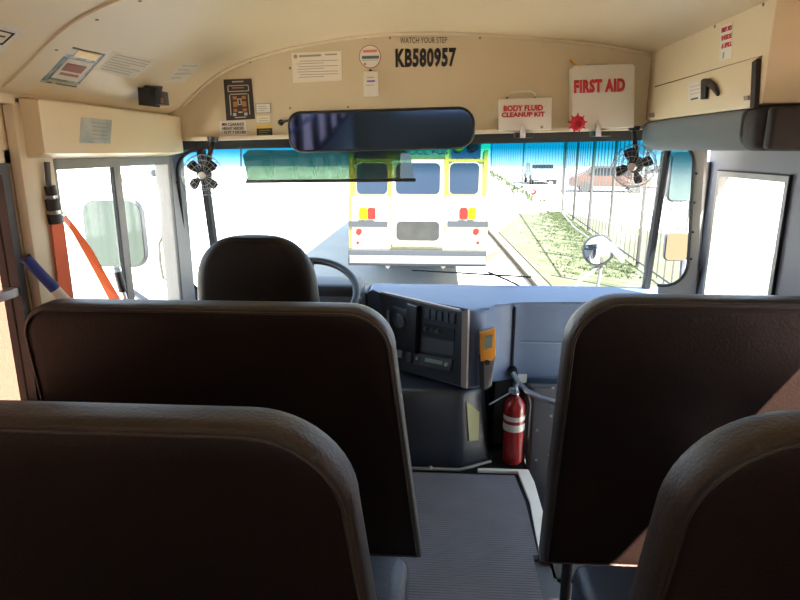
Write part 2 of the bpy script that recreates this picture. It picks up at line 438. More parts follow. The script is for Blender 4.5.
# rounded corner frames at both ends
def side_frame(sgn):
    a, b = (OTL, OBL) if sgn < 0 else (OTR, OBR)
    inn = (TL-OTL if sgn < 0 else TR_-OTR).normalized()
    dn = (b-a); L = dn.length; dn.normalize()
    r1, r2 = .10, .14
    inner = []
    n = 8
    for k in range(n+1):
        t = R(90*k/n); inner.append(a+inn*(.012+r1*(1-math.sin(t)))+dn*(.012+r1*(1-math.cos(t))))
    for k in range(n+1):
        t = R(90*k/n); inner.append(a+inn*(.012+r2*(1-math.cos(t)))+dn*(L-.05-r2+r2*math.sin(t)))
    out_top = a+inn*(.012+r1); out_bot = a+inn*(.012+r2)+dn*L
    poly = inner+[out_bot, a-inn*.03+dn*L, a-inn*.03-dn*.02, out_top-dn*.02]
    nn = inn.cross(dn).normalized()
    if nn.y < 0: nn = -nn
    prism('corner_panel', [p-nn*.012 for p in poly], nn*.024, M['winframe'] if sgn > 0 else M['dash'], w)
    tube('corner_gasket', [p-nn*.015 for p in inner], .007, M['blackm'], w, n=8)
    return [a+inn*.0+dn*(L*f) for f in (.2, .37, .55, .72)], nn
for sgn in (-1, 1):
    ps, nn = side_frame(sgn)
    for p in ps: lathe('screw', [(0, .004), (.005, .003), (.006, 0)], p-nn*.012, M['blackm'], w, axis=-nn, n=10)

# ------------------------------------------------------------------ right side: entrance door
d = bpy.data.objects.new('door_1', None); col.objects.link(d); d['kind'] = 'structure'; WL[d.name] = Vector((0, 0, 0))
gz1 = at(750, 173, x=XR).z
gy0, gy1 = at(787, 230, x=XR).y, at(715, 230, x=XR).y
bm = bmesh.new()
b_box(bm, (XR-.01, RD0-.35, gz1), (XR+.045, RD1, 1.47)); b_box(bm, (XR-.01, RD0-.35, -.5), (XR+.045, gy0, gz1)); b_box(bm, (XR-.01, gy1, -.5), (XR+.045, RD1, gz1))
b_box(bm, (XR-.01, gy0, -.5), (XR+.045, gy1, -.2))
finish('door_frame', bm, M['mauve'], d)
bm = bmesh.new(); t = .022; xa, xb = XR-.02, XR+.01
b_box(bm, (xa, gy0, -.2), (xb, gy0+t, gz1)); b_box(bm, (xa, gy1-t, -.2), (xb, gy1, gz1)); b_box(bm, (xa, gy0+t, gz1-t), (xb, gy1-t, gz1))
finish('glazing_trim', bm, M['winframe'], d)
bm = bmesh.new(); b_box(bm, (XR-.021, gy0-.005, -.2), (XR-.005, gy0, gz1+.005)); b_box(bm, (XR-.021, gy0, gz1), (XR-.005, gy1, gz1+.005)); finish('seal', bm, M['blackm'], d)
box('pane', (XR+.012, gy0, -.2), (XR+.018, gy1, gz1), M['clear'], d)
tube('door_edge', [(XR-.02, RD1-.015, -.4), (XR-.02, RD1-.015, 1.40)], .011, M['alu'], d, n=8)
# step well
struct(box('wall_stepwell', (XS+.015, 2.70, -.65), (XR, 2.74, .36), M['grey']))
bm = bmesh.new(); b_box(bm, (XS, 1.9, -.33), (XR, 3.0, -.30)); b_box(bm, (XS, 1.9, -.65), (XR, 3.0, -.6)); b_box(bm, (XS, 1.83, -.65), (XR, 1.87, -.02))
b_box(bm, (XS-.01, 1.85, -.65), (XS, 3.0, -.02))
struct(finish('floor_steps', bm, M['blackm']))
# pale metal nosing round the step well
prism_pts = [(XS-.045, 1.93), (XS+.012, 1.93), (XS+.012, 2.45), (XS-.0, 2.56), (.20, 2.56), (.20, 2.54), (XS-.05, 2.54), (XS-.03, 2.3)]
tag(prism('step_nosing', [(x, y, -.012) for x, y in prism_pts], (0, 0, .014), M['offwhite']), 'pale metal strip edging the floor beside the step well', 'edge strip')

# ================================================================== FLOOR MAT
bm = bmesh.new()
ribs = []; y = .45
MX0, MX1 = -.195, .385
yend = 2.51; pitch = .0128
prev = None
while y < yend:
    for dy, z in ((0, -.003), (.0025, .0), (.0082, .0), (.0105, -.003)):
        yy = y+dy; xr = MX1 if yy > 1.95 else .365
        if yy > 2.3: xr = MX1-(yy-2.3)*.10
        a = bm.verts.new((MX0, yy, z)); b = bm.verts.new((xr, yy, z)); c = bm.verts.new((xr, yy, -.02)); e = bm.verts.new((MX0, yy, -.02))
        if prev: bm.faces.new((prev[0], prev[1], b, a)); bm.faces.new((prev[1], prev[2], c, b)); bm.faces.new((prev[3], prev[0], a, e))
        prev = (a, b, c, e)
    y += pitch
tag(finish('aisle_mat', bm, M['mat']), 'dark grey ribbed rubber mat covering the aisle floor', 'floor mat')

# ================================================================== SEATS
def backrest_outline(w, h, rl, rr, flare_l, flare_r):
    """front view outline: flat bottom, rounded top corners; flare widens it towards the bottom"""
    pts = [(-w/2-flare_l, 0), (w/2+flare_r, 0)]
    n = 12
    for k in range(n+1):
        a = R(90*k/n); pts.append((w/2-rr+rr*math.cos(a), h-rr+rr*math.sin(a)))
    for k in range(n+1):
        a = R(90+90*k/n); pts.append((-w/2+rl+rl*math.cos(a), h-rl+rl*math.sin(a)))
    return pts
def make_back(root, x0, x1, y_rear, z0, z1, rl, rr, fl, fr, lean, thick=.10):
    """x0..x1 at the top, rear face at y_rear (top), leaning: the bottom is further forward by lean"""
    w = x1-x0; h = z1-z0; cx = (x0+x1)/2
    ol = backrest_outline(w, h, rl, rr, fl, fr)
    cz = (0, h*.45)
    def ring(inset, yoff):
        # inset the outline towards its inside
        n = len(ol); out = []
        for i in range(n):
            p0, p1, p2 = Vector(ol[i-1]), Vector(ol[i]), Vector(ol[(i+1) % n])
            t1 = (p1-p0); t2 = (p2-p1)
            if t1.length < 1e-6: t1 = t2
            if t2.length < 1e-6: t2 = t1
            t = (t1.normalized()+t2.normalized()).normalized(); nn = Vector((-t.y, t.x))
            sc = 1.0 if i > 1 else 1.3
            p = p1+nn*inset*sc
            out.append((cx+p.x, y_rear+yoff+lean*(1-p.y/h), z0+p.y))
        return out
    def loft(rings, closeA=False, closeB=False):
        bm = bmesh.new(); vs = [[bm.verts.new(p) for p in r] for r in rings]
        for a, b in zip(vs, vs[1:]):
            for k in range(len(a)): bm.faces.new((a[k], a[(k+1) % len(a)], b[(k+1) % len(a)], b[k]))
        if closeA: bm.faces.new(vs[0])
        if closeB: bm.faces.new(vs[-1][::-1])
        return bm
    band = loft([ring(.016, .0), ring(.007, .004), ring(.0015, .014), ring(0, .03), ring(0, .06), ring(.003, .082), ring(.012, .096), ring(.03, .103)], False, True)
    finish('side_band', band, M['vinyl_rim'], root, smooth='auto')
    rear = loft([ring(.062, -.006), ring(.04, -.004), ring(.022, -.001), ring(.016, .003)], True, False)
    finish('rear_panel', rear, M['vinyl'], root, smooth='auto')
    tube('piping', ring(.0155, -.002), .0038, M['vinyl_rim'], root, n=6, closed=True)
def cushion(root, x0, x1, y0, y1, z0, z1):
    box('cushion', (x0, y0, z0), (x1, y1, z1), M['cushion'], root, bev=.035, seg=4)
ZT = 1.05
# crash barriers (front row)
t = thing('crash_barrier', 'tall dark padded barrier left of the aisle, right behind the driver seat', 'seat barrier', (-.64, 1.58, 0), 'padded barriers at the front')
make_back(t, -1.145, -.112, 1.50,   .225, ZT-.003, .10, .13, 0, .075, .10)
for x in (-1.0, -.25):
    tube('leg', [(x, 1.66, .26), (x, 1.66, -.005)], .016, M['black'], t)
    box('foot_plate', (x-.04, 1.60, -.02), (x+.04, 1.74, -.008), M['black'], t, bev=.003)
t = thing('crash_barrier', 'tall dark padded barrier right of the aisle, before the entrance steps', 'seat barrier', (.76, 1.58, 0), 'padded barriers at the front')
make_back(t, .340, 1.175, 1.50, .225, ZT+.035, .14, .10, .01, 0, .10)
for x in (.42, 1.08):
    tube('leg', [(x, 1.66, .26), (x, 1.66, -.005)], .016, M['black'], t)
    box('foot_plate', (x-.04, 1.60, -.02), (x+.04, 1.74, -.008), M['black'], t, bev=.003)
# second row benches
def bench(label, x0, x1, rl, rr, fl, fr, ztop):
    t = thing('passenger_bench', label, 'bus seat', ((x0+x1)/2, .95, 0), 'bench seats nearest the camera')
    make_back(t, x0, x1, .80, .38, ztop, rl, rr, fl, fr, .10)
    cushion(t, x0-fl*.5, x1+.06 if fr else x1, .92, 1.33, .31, .455)
    box('seat_frame', (x0+.03, .96, .285), (x1-.03, 1.27, .31), M['black'], t, bev=.004)
    for x in (x0+.1, x1-.13):
        tube('leg', [(x, 1.22, .29), (x, 1.25, -.005)], .014, M['black'], t)
        tube('leg', [(x, .96, .29), (x, .93, -.005)], .014, M['black'], t)
    return t
bench('wide dark vinyl bench seat nearest the camera, left of the aisle', -1.155, -.125, .10, .17, 0, .05, ZT)
bench('dark vinyl bench seat nearest the camera, right of the aisle', .362, 1.175, .19, .10, .035, 0, ZT+.02)

# ================================================================== DRIVER SEAT
t = thing('driver_chair', 'dark vinyl driver seat with a high rounded back, behind the steering wheel', 'driver seat', (-.605, 2.2, 0))
def lofted_back(x0, x1, z0, z1, y, th):
    bm = bmesh.new(); rings = []
    N = 34
    for i in range(N+1):
        f = i/N; z = z0+(z1-z0)*f
        f = 1-(1-f)**1.9; z = z0+(z1-z0)*f; topf = max(0, (f-.74)/.26); wsc = .30+.70*max(0.0, 1-topf**2.6)**.5
        wsc = wsc*(1.0-.13*max(0, (f-.5)/.5))
        hw = (x1-x0)/2*wsc; tt = th/2*(1-.3*f)*(1 if topf < .9 else .75)
        yy = y-.06*f; ring = []
        for (a, b) in rrect(2*hw, 2*tt, min(tt*.9, hw*.9), 5): ring.append(bm.verts.new(((x0+x1)/2+a, yy+b, z)))
        rings.append(ring)
    for a, b in zip(rings, rings[1:]):
        for k in range(len(a)): bm.faces.new((a[k], a[(k+1) % len(a)], b[(k+1) % len(a)], b[k]))
    bm.faces.new(rings[0]); bm.faces.new(rings[-1][::-1]); return bm
finish('backrest', lofted_back(-.855, -.405, .48, 1.165, 2.06, .14), M['vinyl'], t, smooth='auto')
box('seat_cushion', (-.85, 2.08, .36), (-.36, 2.55, .48), M['vinyl'], t, bev=.04, seg=4)
box('pedestal', (-.74, 2.15, -.02), (-.46, 2.45, .36), M['black'], t, bev=.02)

# ================================================================== STEERING WHEEL
C0 = Vector((-.585, 2.52, .835)); ax = Vector((0, -.50, .87)).normalized(); rad = .232
u = Vector((1, 0, 0)); v = ax.cross(u).normalized()
t = thing('steering_wheel', 'large black steering wheel in front of the driver seat', 'steering wheel', C0)
tube('rim', [C0+u*rad*math.cos(a)+v*rad*math.sin(a) for a in [2*math.pi*k/48 for k in range(48)]], .0165, M['black'], t, n=12, closed=True)
lathe('hub', [(0, .02), (.05, .018), (.065, 0), (.06, -.04), (0, -.045)], C0-ax*.045, M['dgrey'], t, axis=ax)
for a in (R(90+0), R(210), R(330)):
    e = C0+u*rad*math.cos(a)+v*rad*math.sin(a)
    tube('spoke', [C0-ax*.045, (C0*.5+e*.5)-ax*.03, e], .012, M['dgrey'], t)
tube('steering_column', [C0-ax*.07, Vector((-.585, 2.78, .45))], .03, M['dgrey'], t)

# ================================================================== DASHBOARD
t = thing('dashboard', 'blue-grey moulded dashboard across the whole width under the windshield', 'dashboard', (0, 3.0, .3))
A = at(383, 290, y=2.93); B = at(466, 302, y=2.60)
A2 = at(383, 362, y=2.93); B2 = at(464, 386, y=2.60)
# right part: shelf + face
bm = bmesh.new()
xc = at(514, 330, y=2.80).x
plan = [(.205, 2.615), (.235, 2.655), (.265, 2.71), (.30, 2.755), (.35, 2.785), (.42, 2.80), (XR-.01, 2.80), (XR-.01, 3.16), (-.36, 3.16), (-.36, 2.97), (A.x, A.y+.01), (B.x, B.y+.0), (B.x+.04, B.y-.005)]
b_prism(bm, [(x, y, .375) for x, y in plan], (0, 0, .38), bev=.03, seg=4)
finish('dash_body', bm, M['dash'], t, smooth='auto')
struct_y = 2.797
bm = bmesh.new(); b_box(bm, (xc-.003, 2.779, .37), (xc+.003, 2.80, .725)); finish('panel_seam', bm, M['black'], t)
zs = at(560, 343, y=2.8).z
bm = bmesh.new(); b_box(bm, (xc-.15, 2.795, zs-.003), (XR-.02, 2.80, zs+.003)); finish('panel_ridge', bm, mat('pale_blue_grey', (.19, .24, .33), .5), t)
# lower right strip
zb = at(545, 385, y=2.80).z
box('lower_panel', (at(527, 380, y=2.8).x, 2.792, zb), (XR-.02, 2.82, .385), M['dash'], t, bev=.004)
# driver side dash
bm = bmesh.new(); b_prism(bm, [(-1.17, 2.80, .40), (-.36, 2.98, .40), (-.36, 3.16, .40), (-1.17, 3.16, .40)], (0, 0, .345), bev=.02, seg=3)
finish('driver_side_dash', bm, M['black'], t, smooth='auto')
# instrument cluster binnacle
box('instrument_binnacle', (-.80, 2.76, .55), (-.37, 3.0, .825), M['black'], t, bev=.035, seg=4)
ip = box('instrument_panel', (-.77, 2.752, .60), (-.36, 2.762, .77), M['panelgrey'], t, bev=.003)
for (gx, gz, gr) in ((-.66, .69, .055), (-.52, .69, .055), (-.42, .725, .028), (-.42, .655, .028)):
    lathe('gauge', [(0, .004), (gr*.9, .004), (gr, .008), (gr, 0)], (gx, 2.752, gz), M['black'], ip, axis=(0, -1, 0), n=20)
    box('gauge_needle', (gx-.002, 2.7455, gz), (gx+.002, 2.7475, gz+gr*.75), M['gauge'], ip)
# console panel facing the driver
ux = (B-A).normalized(); uz = (A-A2).normalized(); nn = ux.cross(uz).normalized()
if nn.y > 0: nn = -nn
def con(px, py, off=0.0):
    d_ = ray(px, py); tt = (A-O).dot(nn)/d_.dot(nn); return O+d_*tt+nn*off
def cquad(name, q, th, m, par, off=0.0, bev=0):
    pts = [con(a, b, off) for a, b in q]
    return prism(name, pts, nn*th, m, par, bev=bev)
q = [(383, 293), (462, 312), (459, 379), (398, 366)]
cp = cquad('console_panel', [(380, 291.5), (466, 312), (463, 385), (394, 368)], .012, M['dgrey'], t, bev=.004)
cquad('console_trim', [(383, 291), (461, 309), (461, 311), (383, 293)], .018, M['trimtan'], cp)
prism('console_edge_trim', [con(464, 311, .002), con(470, 309, -.0), con(468, 388, 0), con(463, 386, .002)], nn*.014, M['trimtan'], cp)
for k in range(5):
    x0 = 428+k*6.2; y0 = 307.5+k*1.25
    s = cquad('switch', [(x0, y0), (x0+4.6, y0+1), (x0+4.2, y0+11), (x0-.4, y0+10)], .01, M['panelgrey'], cp, .012, bev=.001)
    cquad('switch_frame', [(x0-1, y0-1), (x0+5.4, y0+.3), (x0+5, y0+12), (x0-1.2, y0+11)], .003, M['black'], cp, .012)
cquad('switch_bay', [(426, 322), (457, 328), (456, 340), (424, 334)], .004, M['black'], cp, .012)
for k in range(3):
    p = con(429+k*6, 327.5+k*1.3, .014); lathe('knob', [(0, .02), (.009, .019), (.011, 0)], p, M['panelgrey'], cp, axis=nn, n=14)
cquad('storage_slot', [(424, 336), (456, 342), (455, 355), (422, 350)], .003, M['panelgrey'], cp, .012)
rd = cquad('radio', [(418, 352), (455, 359), (453, 370), (416, 363)], .012, M['panelgrey'], cp, .012, bev=.002)
cquad('radio_display', [(429, 356.5), (446, 360), (445.5, 363.5), (428, 360)], .002, M['lcd'], rd, .0245)
for px_, py_ in ((421.5, 357), (450, 363)): lathe('radio_knob', [(0, .012), (.008, .011), (.009, 0)], con(px_, py_, .024), M['alu'], rd, axis=nn, n=14)
# vent pod, lever and ignition
cquad('air_vent', [(398, 305), (414, 309), (412, 343), (397, 339)], .03, M['black'], cp, .012, bev=.006)
lathe('vent_ring', [(.034, 0), (.036, .012), (.030, .014), (.026, .006), (0, .005)], con(406, 319, .042), M['panelgrey'], cp, axis=nn, n=24)
cquad('brake_pod', [(413, 302), (423, 305), (421, 352), (411, 349)], .035, M['black'], cp, .012, bev=.006)
tube('lever', [con(390, 310, .012), con(395, 325, .05)], .008, M['grey'], cp)
cquad('chrome_switch', [(400, 349), (404.5, 350), (404, 357), (399.5, 356)], .012, M['steel'], cp, .012, bev=.001)
cquad('toggle_plate', [(409, 351), (414, 352), (413, 362), (408, 361)], .008, M['panelgrey'], cp, .012, bev=.001)
# vent/defroster on the dash top
stuff  # (no stuff here)

# engine cover
ec = thing('engine_cover', 'dark moulded engine cover below the console, at the aisle front', 'engine cover', (-.1, 2.75, 0))
bm = bmesh.new()
bot = [(-.42, 2.555, 0), (.115, 2.555, 0), (.265, 2.645, 0), (.27, 3.14, 0), (-.42, 3.14, 0)]
top_ = [(-.40, 2.60, .365), (.11, 2.61, .365), (.225, 2.69, .365), (.24, 3.14, .365), (-.40, 3.14, .365)]
a = [bm.verts.new((x, y, z-.02)) for x, y, z in bot]; b = [bm.verts.new(p) for p in top_]
for k in range(5): bm.faces.new((a[k], a[(k+1) % 5], b[(k+1) % 5], b[k]))
bm.faces.new(a[::-1]); bm.faces.new(b)
bmesh.ops.bevel(bm, geom=bm.edges[:], offset=.025, segments=4, affect='EDGES', profile=.5)
finish('cover_shell', bm, mat('black_moulded_cover', (.022, .026, .034), .32, bump=(25, .3)), ec, smooth='auto')
tube('bottom_seal', [(-.42, 2.54, .0), (.115, 2.54, .0), (.17, 2.572, .0), (.265, 2.63, .0)], .008, M['winframe'], ec)
for x in (-.02,):
    lathe('bolt', [(0, .012), (.008, .010), (.010, 0)], (x, 2.54, .002), M['alu'], ec, n=8)
# pale yellow strip on the cover's bevelled corner
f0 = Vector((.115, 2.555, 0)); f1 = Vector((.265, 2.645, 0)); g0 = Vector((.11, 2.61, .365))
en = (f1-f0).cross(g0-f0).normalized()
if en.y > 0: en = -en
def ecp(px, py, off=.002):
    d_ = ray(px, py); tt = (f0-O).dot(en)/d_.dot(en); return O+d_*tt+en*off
prism('pale_yellow_strip', [ecp(466, 401), ecp(470, 404), ecp(479, 412), ecp(478, 440), ecp(469, 441)], en*.002, M['paleyellow'], ec)

# ================================================================== EXTINGUISHER
ex, ey = at(513, 440, y=2.645).x, 2.645
t = thing('fire_extinguisher', 'red fire extinguisher with silver label bands standing beside the engine cover', 'fire extinguisher', (ex, ey, 0))
rr = .05
lathe('cylinder', [(0, .0), (rr*.9, 0), (rr, .012), (rr, .275), (rr*.93, .30), (rr*.6, .325), (rr*.36, .335), (rr*.36, .345), (0, .345)], (ex, ey, .0), M['redpaint'], t)
lathe('label_band', [(rr+.0008, .17), (rr+.0008, .205)], (ex, ey, 0), M['foil'], t)
lathe('label_band', [(rr+.0008, .222), (rr+.0008, .245)], (ex, ey, 0), M['foil'], t)
lathe('valve', [(.018, 0), (.018, .02), (.012, .03), (.012, .06), (0, .062)], (ex, ey, .34), M['steel'], t, n=14)
prism('handle', [(ex-.010, ey-.012, .385), (ex-.010, ey-.085, .43), (ex-.010, ey-.085, .437), (ex-.010, ey+.01, .405)], (.02, 0, 0), M['steel'], t, bev=.001)
prism('handle', [(ex-.010, ey-.012, .365), (ex-.010, ey-.075, .375), (ex-.010, ey-.075, .381), (ex-.010, ey+.01, .377)], (.02, 0, 0), M['steel'], t, bev=.001)
lathe('pressure_gauge', [(0, .01), (.013, .01), (.014, 0)], (ex-.02, ey-.02, .37), M['steel'], t, axis=(-.3, -1, 0), n=16)
tube('hose', [(ex+.012, ey, .375), (ex+.05, ey+.005, .36), (ex+.068, ey, .30), (ex+.066, ey, .12)], .008, M['black'], t)
tube('bracket_rod', [(ex-.03, ey-.02, .355), (ex-.12, ey-.01, .29)], .004, M['steel'], t)
bk = box('extinguisher_bracket', (ex+.056, 2.70, 0), (ex+.085, 2.74, .36), M['black'], bev=.003)
tag(bk, 'black upright bracket behind the red fire extinguisher', 'bracket')
# cavity box behind the extinguisher
tag(box('heater_box', (.285, 2.80, 0), (XS, 3.12, .36), M['black'], bev=.01), 'black housing under the dashboard behind the extinguisher', 'housing')
# little pale tag behind
tg = at(522, 378, y=2.775)
tag(box('service_tag', (tg.x-.02, 2.768, tg.z-.022), (tg.x+.022, 2.772, tg.z+.022), M['paperw']), 'small pale tag hanging under the dashboard above the extinguisher', 'tag')

# grab rail of the entrance
pts = [at(513, 373, y=2.76), at(518, 382, y=2.72), at(527, 391, y=2.62), at(541, 398, y=2.48), at(562, 404, y=2.36), at(590, 404, y=2.25)]
tr_ = thing('grab_rail', 'bright metal grab rail curving from the dashboard towards the entrance', 'grab rail', pts[0])
tube('rail', pts, .0125, M['steel'], tr_, n=12)
lathe('rail_flange', [(0, .03), (.022, .028), (.026, 0)], pts[0]+Vector((0, .03, 0)), M['black'], tr_, axis=(0, -1, 0), n=16)
# rivets on stepwell panel
sp_ = thing('riveted_panel', 'dark grey riveted side panel of the entrance step well', 'panel', (.6, 2.69, .0))
box('panel_sheet', (XS+.03, 2.688, -.3), (.80, 2.699, .355), M['grey'], sp_, bev=.002)
for px_, py_ in ((551, 416), (537, 430), (553, 388), (536, 460), (550, 455)):
    p = at(px_, py_, y=2.688); lathe('rivet', [(0, .004), (.006, .003), (.007, 0)], p, M['alu'], sp_, axis=(0, -1, 0), n=10)

# orange hand-held meter in holder on the console side
mp = at(487, 385, y=2.70)
mt = thing('handheld_meter', 'orange and grey handheld device in a holder on the console side', 'handheld device', mp)
def mq(px, py, o=0): return at(px, py, y=2.605-o)
hz = prism('body', [mq(481, 330), mq(494, 326), mq(495, 352), mq(491, 384), mq(484, 388), mq(479, 365)], (0, -.03, 0), mat('mid_grey_plastic', (.17, .17, .165), .5), mt, bev=.006)
prism('orange_boot', [mq(479.5, 331), mq(494.5, 326), mq(495, 352), mq(492, 358), mq(480, 359)], (0, -.036, 0), M['orangep'], mt, bev=.003)
prism('screen', [mq(484.5, 337, .036), mq(492.5, 334, .036), mq(492, 347, .036), mq(484.5, 350, .036)], (0, -.004, 0), M['lcd'], mt)
lathe('dial', [(0, .010), (.012, .009), (.014, 0)], mq(487, 362, .03), M['black'], mt, axis=(0, -1, 0), n=16)
prism('strap_holder', [mq(478, 352), mq(483, 352), mq(484, 388), mq(479, 386)], (0, -.034, 0), M['black'], mt)

# ================================================================== HEADER FITTINGS
YP = YH-.0015
def hq(px, py, off=0): return at(px, py, y=YP-off)
def decal(name, q, m, parent=None, th=.0015, off=0): return prism(name, [hq(a, b, off) for a, b in q], (0, -th, 0), m, parent)
# numbers
tag(lettering('number_lettering', 'KB580957', hq(395.5, 68), hq(456, 67), hq(395.5, 48.5), M['ink'], bold=.045, spacing=1.1), 'large black characters KB580957 stuck on the beige header', 'lettering')
tag(lettering('step_lettering', 'WATCH YOUR STEP', hq(400, 43.5), hq(447, 43), hq(400, 37.5), M['ink'], bold=.0), 'small black words WATCH YOUR STEP above the large number', 'lettering')
# black plan label
L = thing('instruction_plaque', 'black upright plaque with cream and orange diagram on the header', 'plaque', hq(240, 119))
q4 = [(223.5, 79.5), (251.5, 78.5), (255, 119), (226.5, 120.5)]
decal('backing', q4, M['label_dark'], L)
def bil(q, u_, v_): 
    a = (q[0][0]*(1-u_)+q[1][0]*u_, q[0][1]*(1-u_)+q[1][1]*u_); b = (q[3][0]*(1-u_)+q[2][0]*u_, q[3][1]*(1-u_)+q[2][1]*u_)
    return (a[0]*(1-v_)+b[0]*v_, a[1]*(1-v_)+b[1]*v_)
def lq(u0, v0, u1, v1): return [bil(q4, u0, v0), bil(q4, u1, v0), bil(q4, u1, v1), bil(q4, u0, v1)]
for (u0, v0, u1, v1, mm) in ((.3, .05, .7, .08, 'label_lt'), (.14, .15, .86, .17, 'label_lt'), (.12, .17, .15, .30, 'label_lt'), (.85, .17, .88, .30, 'label_lt'), (.28, .20, .7, .23, 'label_or'),
        (.14, .29, .86, .31, 'label_lt'), (.2, .36, .8, .38, 'label_lt'), (.16, .38, .19, .88, 'label_lt'), (.82, .38, .85, .88, 'label_lt'), (.28, .42, .42, .50, 'label_or'), (.60, .42, .74, .50, 'label_or'),
        (.28, .55, .42, .68, 'label_or'), (.60, .55, .74, .68, 'label_or'), (.28, .73, .40, .80, 'label_or'), (.60, .73, .74, .80, 'label_or'), (.44, .50, .47, .62, 'label_lt'), (.55, .50, .58, .62, 'label_lt'), (.44, .48, .58, .50, 'label_lt'), (.44, .62, .58, .64, 'label_lt'),
        (.25, .83, .36, .90, 'label_lt'), (.64, .83, .75, .90, 'label_lt'), (.44, .80, .58, .83, 'label_lt'), (.3, .93, .7, .95, 'label_lt')):
    decal('print', lq(u0, v0, u1, v1), M[mm], L, th=.001, off=.0016)
# clearance label
L = thing('clearance_label', 'pale label with three lines about clearance height under the black plaque', 'label', hq(233, 136))
decal('backing', [(219.5, 121), (246, 120.5), (247, 135), (220, 136)], M['paperw'], L)
lettering('lettering', 'MIN CLEARANCE', hq(222, 126, .0016), hq(244, 125.6, .0016), hq(222, 123, .0016), M['ink'], L, bold=.03)
lettering('lettering', 'HEIGHT NEEDED', hq(222.5, 130, .0016), hq(244, 129.6, .0016), hq(222.5, 127, .0016), M['ink'], L, bold=.03)
lettering('lettering', '- 10 FT 7 INCHES', hq(222, 134, .0016), hq(246, 133.6, .0016), hq(222, 131, .0016), M['ink'], L, bold=.03)
def lines(L, x0, x1, y0, y1, n, m='inkgrey', h=.5, slope=0, off=.0016):
    for k in range(n):
        yy = y0+(y1-y0)*(k+.5)/n; xe = x1-(x1-x0)*random.choice((0, .05, .2, .35))
        decal('print_line', [(x0, yy-h/2), (xe, yy-h/2+slope), (xe, yy+h/2+slope), (x0, yy+h/2)], M[m], L, th=.0006, off=off)
L = thing('framed_label', 'small white label with a thin frame right of the black plaque', 'label', hq(263, 113))
decal('border', [(255.5, 103.5), (270.5, 103), (271, 113), (256, 113.5)], M['inkgrey'], L)
decal('backing', [(256.3, 104.3), (269.8, 103.8), (270.2, 112.2), (256.8, 112.7)], M['paperw'], L, off=.0015)
lines(L, 258, 268, 105.5, 111.5, 3, off=.003)
L = thing('faded_label', 'tiny faded label below the small framed label', 'label', hq(263, 122))
decal('backing', [(256.5, 116), (270, 115.5), (270, 122), (257, 122.5)], M['paper'], L)
lines(L, 259, 268, 117, 122, 2)
L = thing('warning_label', 'yellow and black warning label just above the windshield', 'label', hq(264, 137))
decal('backing', [(256.5, 125.5), (272, 125), (272.5, 136), (257, 137)], M['label_dark'], L)
decal('heading', [(256.5, 125.5), (272, 125), (272.2, 128), (256.6, 128.6)], M['yellow'], L, off=.0016, th=.001)
lines(L, 259, 270, 129.5, 135.5, 3, m='paleyellow')
# certificate
L = thing('notice_sheet', 'pale printed notice sheet taped to the header left of the round badge', 'notice', hq(317, 82))
decal('backing', [(291.5, 53), (341.5, 51), (342, 80.5), (293, 83)], M['paper'], L)
decal('heading', [(299, 55.3), (321, 54.2), (321, 56.2), (299, 57.3)], M['inkgrey'], L, off=.0016, th=.0006)
decal('heading', [(325, 53.9), (337, 53.4), (337, 54.9), (325, 55.4)], M['inkgrey'], L, off=.0016, th=.0006)
lathe('seal', [(0, .0008), (.008, .0008), (.008, 0)], hq(295.5, 56.5, .0016), M['inkgrey'], L, axis=(0, -1, 0), n=14)
for k in range(7): 
    yy = 61+k*2.7; x0 = 297+random.random()*3; x1 = 338-random.choice((0, 0, 8, 14))
    decal('print_line', [(x0, yy), (x1, yy-1.2), (x1, yy-.6), (x0, yy+.6)], M['inkgrey'], L, off=.0016, th=.0006)
# round badge
L = thing('round_badge', 'round red and white sticker above the small white box', 'sticker', hq(370, 68))
bc = hq(370, 56.7); br = (hq(381, 56).x-hq(359, 56).x)/2
lathe('rim', [(0, .001), (br, .001), (br, 0)], bc, M['brownred'], L, axis=(0, -1, 0), n=36)
lathe('face', [(0, .001), (br*.93, .001), (br*.93, 0)], bc-Vector((0, .001, 0)), M['paperw'], L, axis=(0, -1, 0), n=36)
decal('heading', [(363, 50), (377, 49.6), (377, 52.2), (363, 52.6)], mat('salmon_print', (.72, .22, .14), .5), L, off=.0022, th=.0006)
decal('middle_print', [(362, 56), (379, 55.5), (379, 58.6), (362, 59)], M['bluegrey'], L, off=.0022, th=.0006)
decal('rule', [(362, 60), (378, 59.6), (378, 60.2), (362, 60.6)], M['inkgrey'], L, off=.0022, th=.0006)
decal('mark', [(364, 63), (366, 63), (366, 65), (364, 65)], M['brownred'], L, off=.0022, th=.0006)
# small white box
L = thing('dispenser_box', 'small white plastic box with violet print mounted below the round badge', 'wall box', hq(371, 97))
prism('case', [hq(364, 72), hq(378, 71.5), hq(378.5, 96), hq(364.5, 97)], (0, -.022, 0), M['white'], L, bev=.004)
lathe('hook', [(0, .012), (.006, .01), (.007, 0)], hq(370.5, 71), M['ink'], L, axis=(0, -1, 0), n=10)
decal('print', [(367, 80.5), (375, 80.2), (375, 81.8), (367, 82)], M['purple'], L, off=.0225, th=.0008)
decal('print_line', [(367, 77), (374, 76.8), (374, 77.6), (367, 77.8)], M['inkgrey'], L, off=.0225, th=.0008)
decal('print_line', [(366, 85), (374, 84.8), (374, 85.4), (366, 85.6)], M['inkgrey'], L, off=.0225, th=.0008)
# header screws
for k, (px_, py_) in enumerate(((250, 62), (290, 68), (365, 38), (390, 38), (480, 38), (522, 37), (565, 41), (290, 108), (348, 107), (540, 120), (615, 47))):
    lathe('screw', [(0, .003), (.004, .0025), (.005, 0)], hq(px_, py_), M['trimtan'], wall_front, axis=(0, -1, 0), n=10)

